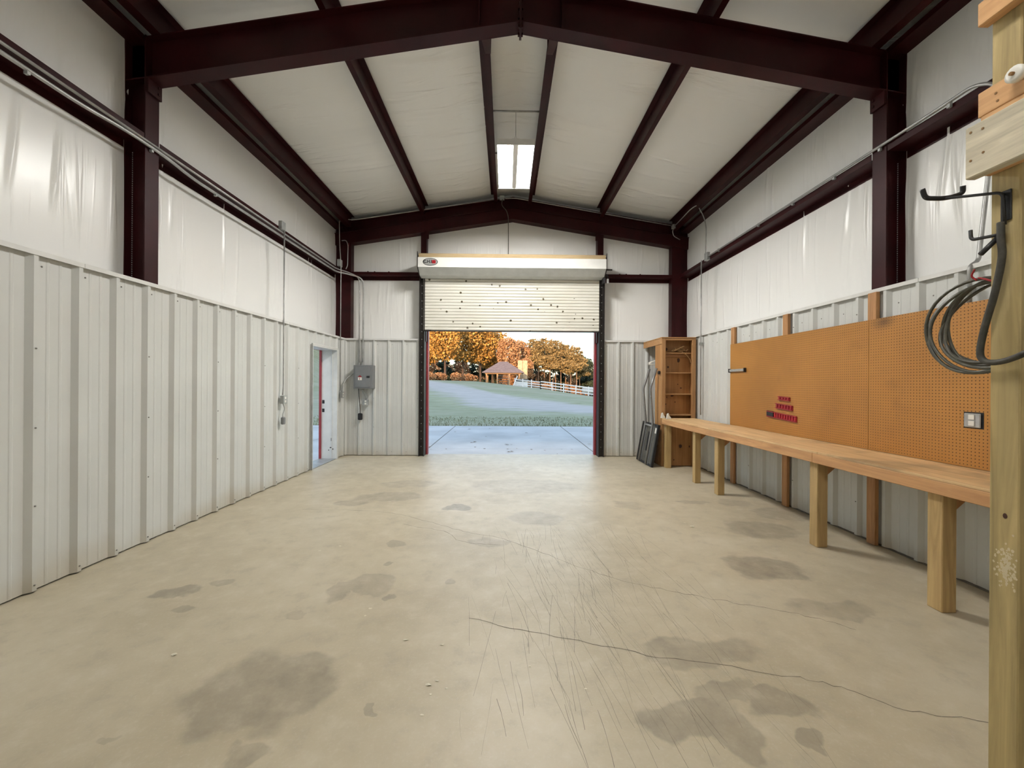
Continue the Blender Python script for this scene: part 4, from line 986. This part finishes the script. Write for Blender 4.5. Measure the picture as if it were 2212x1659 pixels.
# ------------------------------------------------------------------ lumber lying on the hood, bits on the floor
tag(MB().bevbox(HX0+.012, HX1-.012, 8.085, 8.50, 4.040, 4.118, .004).obj('lumber_board', M['board_x']), 'tan wooden board lying on top of the door hood', 'board')
M['leaf_dry'] = plain('dry_leaf', (0.16, 0.10, 0.045), 0.8, 0, 0.4, 30)
def flake(name, x, y, r, mat, z=0.0):
    n = random.randint(5, 7); a0 = random.random()*6
    pr2 = [(r*random.uniform(.6, 1.3)*math.cos(a0+2*math.pi*k/n), r*.6*random.uniform(.6, 1.3)*math.sin(a0+2*math.pi*k/n)) for k in range(n)]
    o = MB().add([(q[0], q[1], random.uniform(0.0004, r*.25)) for q in pr2]+[(0, 0, r*.28)], [(k, (k+1) % n, n) for k in range(n)]).obj(name, M[mat]); o.location = (x, y, z+.0006); return o
for (x, y, r) in [(-0.582, 2.395, 0.0154), (-0.362, 2.348, 0.0129), (-0.382, 2.035, 0.0168), (-0.34, 2.063, 0.0114), (-0.286, 2.012, 0.0092), (-0.374, 1.85, 0.0102), (-0.359, 1.974, 0.0091), (-0.902, 2.726, 0.0125), (-0.905, 2.644, 0.0097), (-1.835, 2.267, 0.0187), (2.0, 4.292, 0.0276), (1.976, 4.408, 0.0162), (-1.53, 3.77, 0.0138), (-1.674, 3.666, 0.0135), (0.405, 2.005, 0.0092), (0.138, 2.165, 0.0099)]:
    tag(flake('paint_chip', x, y, r, 'chip'), 'small pale paint chip lying on the concrete floor', 'chip', 'paint chips on the floor')

# ------------------------------------------------------------------ outdoors: apron, lawn, drive
def sstep(a, b, t): t = max(0, min(1, (t-a)/(b-a))); return t*t*(3-2*t)
def hill(x, y):
    k = sstep(17, 78, y)
    side = 1.5-.10*x if x > -6 else 2.1+.02*(-6-x)
    if x > 6: side -= .06*(x-6)
    h = -.06+k*side
    if x < -20: h += sstep(-20, -38, x)*7.0*sstep(8, 45, y+.3*abs(x))   # bank rising on the left
    if y > 84: h -= (y-84)*.012
    if y < -14: h += sstep(-14, -48, y)*19.0                                  # unseen rise added behind the building to shade the lawn
    return h
def lawn_mat():
    m, nt, b = new_mat('dry_lawn')
    v = coord(nt); n1 = noise(nt, v, .12, 5); n2 = noise(nt, coord(nt, (.5, 1.6, 1)), 1.2, 6, .65); n3 = noise(nt, v, 5, 4, .7)
    c = ramp(nt, n2, [(.3, (.27, .285, .165)), (.55, (.37, .385, .245)), (.75, (.49, .465, .34))])
    c = mix_col(nt, math_node(nt, 'MULTIPLY', ramp_f(nt, n1, .45, .65), .5), c, (.50, .45, .36))
    c = mix_col(nt, math_node(nt, 'MULTIPLY', n3, .25), c, (.19, .20, .12))
    nt.links.new(c, b.inputs['Base Color']); b.inputs['Roughness'].default_value = 1.0
    return m
M['lawn'] = lawn_mat()
def gravel_mat():   # pale gravel worn into the grass, thinning out at its edges
    m, nt, b = new_mat('pale_gravel_drive')
    at = nt.nodes.new('ShaderNodeAttribute'); at.attribute_name = 'edge'
    n = noise(nt, coord(nt, (.35, 1.5, 1)), .7, 5, .7); n2 = noise(nt, coord(nt, (.5, 1.6, 1)), 1.2, 6, .65)
    g = ramp(nt, n2, [(.3, (.27, .285, .165)), (.55, (.37, .385, .245)), (.75, (.49, .465, .34))])
    c = ramp(nt, n2, [(.3, (.44, .41, .38)), (.7, (.58, .54, .51))])
    f = ramp_f(nt, math_node(nt, 'SUBTRACT', math_node(nt, 'ADD', .1, math_node(nt, 'MULTIPLY', n, 1.8)), at.outputs['Fac']), -.1, .55)
    nt.links.new(mix_col(nt, f, g, c), b.inputs['Base Color']); b.inputs['Roughness'].default_value = 1.0
    return m
M['gravel'] = gravel_mat()
gx = axis_vals(-90, 70, 2.0)
gx = sorted(set(gx+axis_vals(-24, 24, .75)))
gy = sorted(set(axis_vals(-90, 150, 2.0)+axis_vals(14, 84, .75)))
def ground_z(x, y):
    h = hill(x, y)
    if -14 < x < 16 and -12 < y < 15.5: h = min(h, -.14)
    return h
mb = MB(); nx = len(gx); mb.v = [(x, y, ground_z(x, y)-.02) for y in gy for x in gx]
mb.f = [(j*nx+i, j*nx+i+1, (j+1)*nx+i+1, (j+1)*nx+i) for j in range(len(gy)-1) for i in range(nx-1)]
lawn = tag(mb.obj('ground', M['lawn'], None, True), 'pale green lawn climbing to a low crest beyond the concrete apron', 'lawn', kind='structure')
apron = thing('apron', (0, 11, -.06), 'bluish concrete apron of separate slabs outside the roll-up door', 'pavement', kind='structure')
xs_ = [-14.5, -9.2, -5.2, -1.86, 2.02, 5.4, 9.6, 14.5]; ys_ = [-11.5, -6, -1.2, 3.9, 8.80, 9.72, 14.9]
for i in range(len(xs_)-1):
    for j in range(len(ys_)-1):
        if ys_[j] < 8.7 and not (xs_[i+1] <= -1.86 or xs_[i] >= 2.02): continue
        a, b, c, d = xs_[i]+.012, xs_[i+1]-.012, ys_[j]+.012, ys_[j+1]-.012
        if ys_[j] < 8.7 and xs_[i+1] > -3.9 and xs_[i] < 0: b = -3.80
        if ys_[j] < 8.7 and xs_[i] < 4.1 and xs_[i+1] > 4.1: a = 4.02
        if b-a < .1: continue
        MB().bevbox(a, b, c, d, -.16, -.03-.004*((i*3+j) % 3), .006).obj('slab', M['apron'], apron)
MB().box(-14.5, 14.5, 8.722, 15, -.18, -.045).obj('joint_filler', M['crack'], apron)
MB().box(-14.5, -3.82, -11.5, 8.722, -.18, -.045).obj('joint_filler', M['crack'], apron)
# gravel drive sweeping across the lawn
def drive_edge(t): # t 0..1 from near right to far left; returns centre and half width
    pts = [(30, 20.5), (14, 21.5), (6, 23.5), (1.5, 28), (-2.5, 38), (-8, 52), (-16, 70)]
    w = [4.4, 4.4, 5.2, 6.0, 5.0, 4.0, 3.0]
    q = t*(len(pts)-1); i = min(len(pts)-2, int(q)); f = q-i
    return (pts[i][0]*(1-f)+pts[i+1][0]*f, pts[i][1]*(1-f)+pts[i+1][1]*f, w[i]*(1-f)+w[i+1]*f)
mb = MB(); N_ = 60; W_ = 12; EDGE = []
for k in range(N_+1):
    t = k/N_; x, y, w = drive_edge(t); x2, y2, _ = drive_edge(min(1, t+.02)); x1, y1, _ = drive_edge(max(0, t-.02))
    d = Vector((x2-x1, y2-y1, 0)).normalized(); n = Vector((-d.y, d.x, 0))
    for j in range(W_+1):
        s_ = (j/W_*2-1)*w*(1+.12*math.sin(k*.37+j)); px, py = x+n.x*s_, y+n.y*s_
        mb.v.append((px, py, hill(px, py)+.03-.05*abs(j/W_*2-1)**6)); EDGE.append(1.25*abs(j/W_*2-1))
mb.f = [(k*(W_+1)+j, k*(W_+1)+j+1, (k+1)*(W_+1)+j+1, (k+1)*(W_+1)+j) for k in range(N_) for j in range(W_)]
drv = mb.obj('driveway', M['gravel'], None, True)
ea = drv.data.attributes.new('edge', 'FLOAT', 'POINT'); ea.data.foreach_set('value', np.array(EDGE, dtype=np.float32))
tag(drv, 'pale gravel driveway curving across the lawn', 'driveway', kind='structure')
# rough grass along the apron edge
M['tuft'] = plain('rough_grass', (.27, .27, .17), 1.0, 0, .4, .8)
mb = MB()
for k in range(5200):
    x = random.uniform(-12, 13); y = random.uniform(14.95, 19.3); h = random.uniform(.03, .10)*(1.5 if y < 15.6 else 1); a = random.random()*3.14; w = random.uniform(.012, .03)
    z = hill(x, y)-.03; dx, dy = math.cos(a)*w, math.sin(a)*w
    mb.add([(x-dx, y-dy, z), (x+dx, y+dy, z), (x+random.uniform(-.05, .05), y+random.uniform(-.05, .05), z+h)], [(0, 1, 2)])
tag(mb.obj('grass_verge', M['tuft']), 'strip of rough grass along the far edge of the apron', 'grass', kind='stuff')
for k in range(26):
    x = random.uniform(-1.9, 2.4); y = random.choice((random.uniform(8.85, 10), random.uniform(9.7, 14.6)))
    tag(flake('fallen_leaf', x, y, random.uniform(.025, .055), 'leaf_dry', -.029), 'small dry brown leaf lying on the concrete apron', 'leaf', 'dry leaves on the apron')

# ------------------------------------------------------------------ trees
def leaf_mat(name, cols, trans=.25):
    m, nt, b = new_mat(name)
    at = nt.nodes.new('ShaderNodeAttribute'); at.attribute_name = 'tint'
    c = ramp(nt, at.outputs['Fac'], [(i/(len(cols)-1), q) for i, q in enumerate(cols)])
    nt.links.new(c, b.inputs['Base Color']); b.inputs['Roughness'].default_value = .8
    return m
M['leaf_orange'] = leaf_mat('orange_autumn_leaves', [(.10, .075, .02), (.34, .17, .035), (.52, .28, .06), (.60, .36, .11)])
M['leaf_pink'] = leaf_mat('russet_autumn_leaves', [(.16, .08, .035), (.36, .18, .08), (.50, .27, .13), (.58, .36, .2)])
M['leaf_pine'] = leaf_mat('pine_needles', [(.05, .045, .018), (.16, .115, .045), (.28, .19, .075), (.38, .27, .12)])
M['leaf_dark'] = leaf_mat('dark_evergreen', [(.012, .022, .014), (.025, .042, .025), (.04, .06, .035), (.06, .085, .045)])
M['bark'] = plain('pine_bark', (.24, .15, .10), .95, 0, .3, 3, .2)
M['bark_dark'] = plain('dark_bark', (.09, .06, .045), .95, 0, .3, 3, .2)
def crown_mesh(name, blobs, n, size, mat):
    P_, F, T = [], [], []
    vol = np.array([b[3]*b[4]*b[5] for b in blobs]); pk = rng.choice(len(blobs), n, p=vol/vol.sum())
    for i in pk:
        bx_, by_, bz_, rx, ry, rz = blobs[i]
        d = rng.normal(size=3); d /= np.linalg.norm(d); r = rng.random()**(1/4.5)
        c = np.array((bx_, by_, bz_))+d*r*np.array((rx, ry, rz)); s = size*rng.uniform(.6, 1.35)
        a = rng.normal(size=3); a /= np.linalg.norm(a); b = np.cross(a, rng.normal(size=3)); b /= np.linalg.norm(b)
        k = len(P_); P_ += [c-a*s*.5, c+b*s*.4, c+a*s*.6, c-b*s*.38]; F.append((k, k+1, k+2, k+3))
        T.append(min(1, max(0, rng.normal(.55, .22))))
    me = bpy.data.meshes.new(name); me.from_pydata([tuple(q) for q in P_], [], F)
    at = me.attributes.new('tint', 'FLOAT', 'FACE'); at.data.foreach_set('value', np.array(T, dtype=np.float32))
    me.materials.append(mat); return me
def broadleaf(name, H_, R_, n, size, mat):
    bl = [(0, 0, H_*.62, R_*.72, R_*.72, H_*.34)]
    for k in range(16):
        a = rng.uniform(0, 6.28); r = R_*rng.uniform(.4, .85); z = H_*rng.uniform(.34, .92)
        q = R_*rng.uniform(.22, .38); bl.append((r*math.cos(a)*(1.1-z/H_*.6), r*math.sin(a)*(1.1-z/H_*.6), z, q, q, q*.8))
    return crown_mesh(name, bl, n, size, mat)
def pine(name, H_, R_, n, size, mat, base=.48):
    bl = []
    for k in range(34):
        t = rng.random(); z = H_*(base+(1-base)*t*.97); r = R_*(1-t)**.6*(1.0 if t > .12 else .7); a = rng.uniform(0, 6.28); q = r*rng.uniform(.3, .5)+.35
        bl.append((r*.6*math.cos(a), r*.6*math.sin(a), z, q*1.2, q*1.2, q*.5))
    return crown_mesh(name, bl, n, size, mat)
def trunk_mesh(H_, r, lean_, mat, branches):
    mb = MB(); top = (lean_*H_, 0, H_*.85)
    mb.tube(smooth_path([(0, 0, -.4), (lean_*H_*.2, 0, H_*.3), top], 4), [r*1.25-(r*1.0)*k/8 for k in range(9)], 7)
    for k in range(branches):
        z = H_*random.uniform(.3, .6); a = random.uniform(0, 6.28); L_ = H_*random.uniform(.18, .3)
        mb.tube([(lean_*z, 0, z), (lean_*z+L_*.5*math.cos(a), L_*.5*math.sin(a), z+L_*.45), (lean_*z+L_*math.cos(a), L_*math.sin(a), z+L_*.9)], [r*.45, r*.3, r*.12], 5)
    me = bpy.data.meshes.new('trunk'); me.from_pydata(mb.v, [], mb.f); me.materials.append(mat); return me
KIN = {
 'oak': [(broadleaf('crown', 15, 6.0, 5200, .50, M['leaf_orange']), trunk_mesh(15, .30, .02, M['bark_dark'], 5)), (broadleaf('crown', 15, 5.4, 4800, .50, M['leaf_orange']), trunk_mesh(15, .27, -.03, M['bark_dark'], 5))],
 'russet': [(broadleaf('crown', 13, 4.4, 4200, .42, M['leaf_pink']), trunk_mesh(13, .22, .02, M['bark'], 4))],
 'pine': [(pine('crown', 14, 3.1, 3600, .46, M['leaf_pine']), trunk_mesh(14, .17, .0, M['bark'], 0)), (pine('crown', 14, 2.7, 3200, .46, M['leaf_pine'], .42), trunk_mesh(14, .16, .01, M['bark'], 0))],
 'dark': [(pine('crown', 13, 3.6, 3600, .6, M['leaf_dark'], .08), trunk_mesh(13, .2, 0, M['bark_dark'], 0))],
 'shrub': [(crown_mesh('foliage', [(0, 0, .9, 1.5, 1.2, .9), (1.2, .3, .7, 1, .9, .7), (-1.1, 0, .6, 1, .9, .6)], 900, .3, M['leaf_pink']), trunk_mesh(1.2, .05, 0, M['bark_dark'], 3))],
}
NAMES = {'oak': 'oak_tree', 'russet': 'russet_tree', 'pine': 'pine_tree', 'dark': 'evergreen_tree', 'shrub': 'shrub'}
def tree(kind, px, Y, s, label, group, var=0, dz=0):
    # px: bearing, given as lateral offset per metre of depth
    x = px*Y; z = hill(x, Y)-.02+dz
    t = thing(NAMES[kind], (x, Y, z), label, 'shrub' if kind == 'shrub' else 'tree', group); cm, tm = KIN[kind][var % len(KIN[kind])]
    t.scale = (s, s, s*random.uniform(.95, 1.05)); t.rotation_euler = (0, 0, random.uniform(0, 6.28))
    for nm, me in (('foliage' if kind == 'shrub' else 'crown', cm), ('trunk', tm)):
        o = bpy.data.objects.new(nm, me); C.objects.link(o); o.parent = t
    return t
ORD = 'first second third fourth fifth sixth seventh eighth ninth tenth eleventh twelfth thirteenth fourteenth fifteenth'.split()
def bear(px): return (px-1093.4)/872.0
OAK = 'orange autumn oaks on the crest'
for (p_, Y, s, v, lab) in ((918, 92, 1.0, 0, 'broad orange autumn oak at the left edge of the door opening'), (962, 86, .95, 1, 'orange autumn oak second from the left door jamb'), (1000, 95, 1.05, 0, 'tall orange autumn oak left of the pavilion'),
                           (1038, 100, 1.05, 1, 'orange autumn oak rising behind the pavilion roof'), (885, 98, 1.05, 1, 'orange oak partly hidden behind the left door jamb'), (1064, 108, .95, 0, 'yellowish oak behind the pavilion, far back')):
    tree('oak', bear(p_), Y, s, lab, OAK, v)
for (p_, Y, s, lab) in ((1098, 98, .94, 'russet pink tree directly behind the pavilion roof peak'), (1122, 106, .98, 'russet tree behind the stone chimney'), (1137, 96, .55, 'low russet tree just right of the stone chimney')):
    tree('russet', bear(p_), Y, s, lab, 'russet trees behind the pavilion')
PINES = 'tall bronze-lit pines right of the pavilion'
for k, (p_, Y, s) in enumerate(((1150, 112, 1.05), (1163, 104, 1.0), (1176, 110, 1.05), (1188, 103, .98), (1200, 112, 1.04), (1212, 101, .93), (1222, 108, .95), (1233, 99, .90), (1246, 97, .86), (1252, 106, .86), (1158, 120, 1.1), (1195, 122, 1.1), (1228, 120, 1.0))):
    tree('pine', bear(p_), Y, s, (f'tall bronze-lit pine, {ORD[k]} from the left in the grove' if k < 10 else f'taller pine at the back of the grove, {ORD[k-10]} from the left'), PINES, k)
for (p_, Y, s, lab) in ((1272, 118, .95, 'dark green evergreen just right of the pine grove'), (1292, 108, .80, 'dark evergreen at the right door jamb'), (1310, 112, .95, 'dark evergreen partly behind the right door jamb'), (1262, 132, 1.1, 'distant dark evergreen behind the pine grove')):
    tree('dark', bear(p_), Y, s, lab, 'dark evergreens at the right')
for k in range(27):
    p_ = 872+k*16.5+random.uniform(-6, 6)
    tree('dark' if k % 2 else 'russet', bear(p_), random.uniform(116, 136), random.uniform(.7, .95) if k % 2 else .72, (f'small dark evergreen in the far woods, {ORD[k//2]} from the left', f'small russet tree in the far woods, {ORD[k//2]} from the left')[k % 2 == 0], ('evergreen', 'russet')[k % 2 == 0]+' woods far behind', 0, -2.6)
for (p_, Y, lab) in ((925, 78, 'low red shrub at the foot of the leftmost oaks'), (950, 80, 'low red shrub below the second oak'), (985, 79, 'low red shrub left of the pavilion'), (1012, 82, 'low red shrub touching the pavilion posts on the left'), (1180, 95, 'low shrub under the pine grove'), (1150, 90, 'low shrub right of the chimney')):
    tree('shrub', bear(p_), Y, .9, lab, 'low shrubs along the crest')
for (xx, Y, v, lab) in ((-34, 62, 0, 'orange oak on the bank seen through the walk doorway'), (-42, 72, 1, 'second orange oak on the bank beyond the walk doorway'), (-30, 70, 1, 'oak on the bank near the crest left of the building')):
    tree('oak', xx/Y, Y, .8, lab, 'oaks on the left bank', v)

# ------------------------------------------------------------------ pavilion with chimney
M['shingle'] = plain('grey_roof_shingle', (.17, .14, .15), .9, 0, .2, 3, .2)
M['post_wood'] = plain('stained_post_wood', (.42, .24, .12), .7, 0, .15)
M['stone'] = plain('tan_stone', (.50, .36, .23), .9, 0, .25, 2.2, .2)
M['tank_grey'] = plain('dull_tank_paint', (.42, .42, .42), .6, 0, .1)
M['white_board'] = plain('white_painted_board', (.72, .72, .74), .6, 0, .08)
M['dark_roof'] = plain('dark_shed_roof', (.07, .075, .08), .7, 0, .2)
PY = 80.0; pcx = bear(1087)*PY; pz = 1.42
pv = thing('pavilion', (pcx, PY, pz), 'open timber pavilion with hipped grey roof on the crest', 'pavilion')
w, d_, e, rt = 4.0, 3.2, 2.35, 4.55
mb = MB().add([(pcx-w, PY-d_, pz+e), (pcx+w, PY-d_, pz+e), (pcx+w, PY+d_, pz+e), (pcx-w, PY+d_, pz+e), (pcx-.7, PY, pz+rt), (pcx+.7, PY, pz+rt),
               (pcx-w, PY-d_, pz+e-.12), (pcx+w, PY-d_, pz+e-.12), (pcx+w, PY+d_, pz+e-.12), (pcx-w, PY+d_, pz+e-.12)],
              [(0, 1, 5, 4), (1, 2, 5), (2, 3, 4, 5), (3, 0, 4), (6, 9, 8, 7), (0, 6, 7, 1), (1, 7, 8, 2), (2, 8, 9, 3), (3, 9, 6, 0)])
mb.obj('roof', M['shingle'], pv)
for (x, y) in ((-3.2, -2.5), (3.1, -2.5), (-3.2, 2.5), (3.1, 2.5), (-1.1, -2.5), (1.2, -2.5), (-2.0, 2.4)):
    MB().box(pcx+x-.14, pcx+x+.14, PY+y-.14, PY+y+.14, pz-1.2, pz+e-.33).obj('post', M['post_wood'], pv)
for y in (-2.5, 2.5): MB().box(pcx-3.5, pcx+3.5, PY+y-.1, PY+y+.1, pz+e-.33, pz+e-.13).obj('beam', M['post_wood'], pv)
for x in (-3.3, 3.2): MB().box(pcx+x-.1, pcx+x+.1, PY-2.4, PY+2.4, pz+e-.33, pz+e-.13).obj('beam', M['post_wood'], pv)
for z in (.25, .7, 1.15, 1.6): MB().box(pcx-1.05, pcx+1.15, PY-2.45, PY-2.40, pz+z, pz+z+.12).obj('rail', M['dark_roof'], pv)
ccx = bear(1128.5)*84.8
ch = thing('chimney', (ccx, 84.8, 1.2), 'tall tan stone outdoor chimney beside the pavilion', 'chimney')
MB().bevbox(ccx-1.0, ccx-.03, 84.0, 85.6, .4, 6.45, .04).obj('flue', M['stone'], ch)
MB().bevbox(ccx+.0, ccx+1.03, 84.15, 85.6, .4, 6.45, .04).obj('flue', M['stone'], ch)
MB().bevbox(ccx-1.35, ccx+1.12, 83.7, 85.7, .2, 2.3, .04).obj('hearth', M['stone'], ch)
scx = bear(1126)*72
sh = thing('low_shed', (scx, 72, .9), 'low white shed with dark flat roof in front of the chimney', 'shed')
MB().box(scx-1.1, scx+1.1, 71.4, 73, .0, 2.0).obj('wall', M['white_board'], sh)
MB().box(scx-1.2, scx+1.2, 71.2, 73.2, 2.0, 2.42).obj('roof', M['dark_roof'], sh)

# ------------------------------------------------------------------ white board fence running down the slope
FA, FB, FC = (bear(1112)*71, 71), (bear(1168)*64, 64), (bear(1330)*57, 57)
def fence(a, b, n, rails, label, mat):
    t = thing('board_fence', ((a[0]+b[0])/2, (a[1]+b[1])/2, hill(*a)), label, 'fence')
    pos = [(a[0]+(b[0]-a[0])*k/n, a[1]+(b[1]-a[1])*k/n) for k in range(n+1)]
    for (x, y) in pos: MB().box(x-.07, x+.07, y-.07, y+.07, hill(x, y)-.3, hill(x, y)+1.35).obj('fence_post', M['white_board'], t)
    for (p0, p1) in zip(pos, pos[1:]):
        z0, z1 = hill(*p0), hill(*p1)
        for r in rails:
            dy = .09
            V = [(p0[0], p0[1]-dy, z0+r), (p1[0], p1[1]-dy, z1+r), (p1[0], p1[1]-dy, z1+r+.17), (p0[0], p0[1]-dy, z0+r+.17)]
            V += [(x, y+.03, z) for x, y, z in V]
            MB().add(V, [(0, 1, 2, 3), (7, 6, 5, 4), (0, 4, 5, 1), (1, 5, 6, 2), (2, 6, 7, 3), (3, 7, 4, 0)]).obj('rail', mat, t)
fence(FA, FB, 3, (.25, .62, 1.0), 'white and dark board fence section nearest the shed', M['white_board'])
fence(FB, FC, 6, (.2, .65, 1.1), 'long white board fence descending to the right door jamb', M['white_board'])
x0, y0 = FA; z0 = hill(x0, y0)
tag(MB().add([(x0-.35, y0-.2, z0), (x0-.15, y0-.2, z0), (x0+.55, y0-.2, z0+1.7), (x0+.35, y0-.2, z0+1.7), (x0-.35, y0-.1, z0), (x0-.15, y0-.1, z0), (x0+.55, y0-.1, z0+1.7), (x0+.35, y0-.1, z0+1.7)],
             [(0, 1, 2, 3), (7, 6, 5, 4), (0, 4, 5, 1), (1, 5, 6, 2), (2, 6, 7, 3), (3, 7, 4, 0)]).obj('ramp_board', M['white_board']), 'white plank leaning against the shed end of the fence', 'plank')
tx, ty = bear(1270)*92, 92
tk = thing('storage_tank', (tx, ty, hill(tx, ty)), 'pale rounded tank below the dark evergreens', 'tank')
MB().tube([(tx-1.3, ty, hill(tx, ty)+1.5), (tx-1.1, ty, hill(tx, ty)+1.5), (tx+1.1, ty, hill(tx, ty)+1.5), (tx+1.3, ty, hill(tx, ty)+1.5)], [.45, .75, .75, .45], 14).obj('shell', M['tank_grey'], tk, True)
for x in (-.8, .8): MB().box(tx+x-.12, tx+x+.12, ty-.5, ty+.5, hill(tx, ty)-.3, hill(tx, ty)+.95).obj('leg', M['dark_roof'], tk)
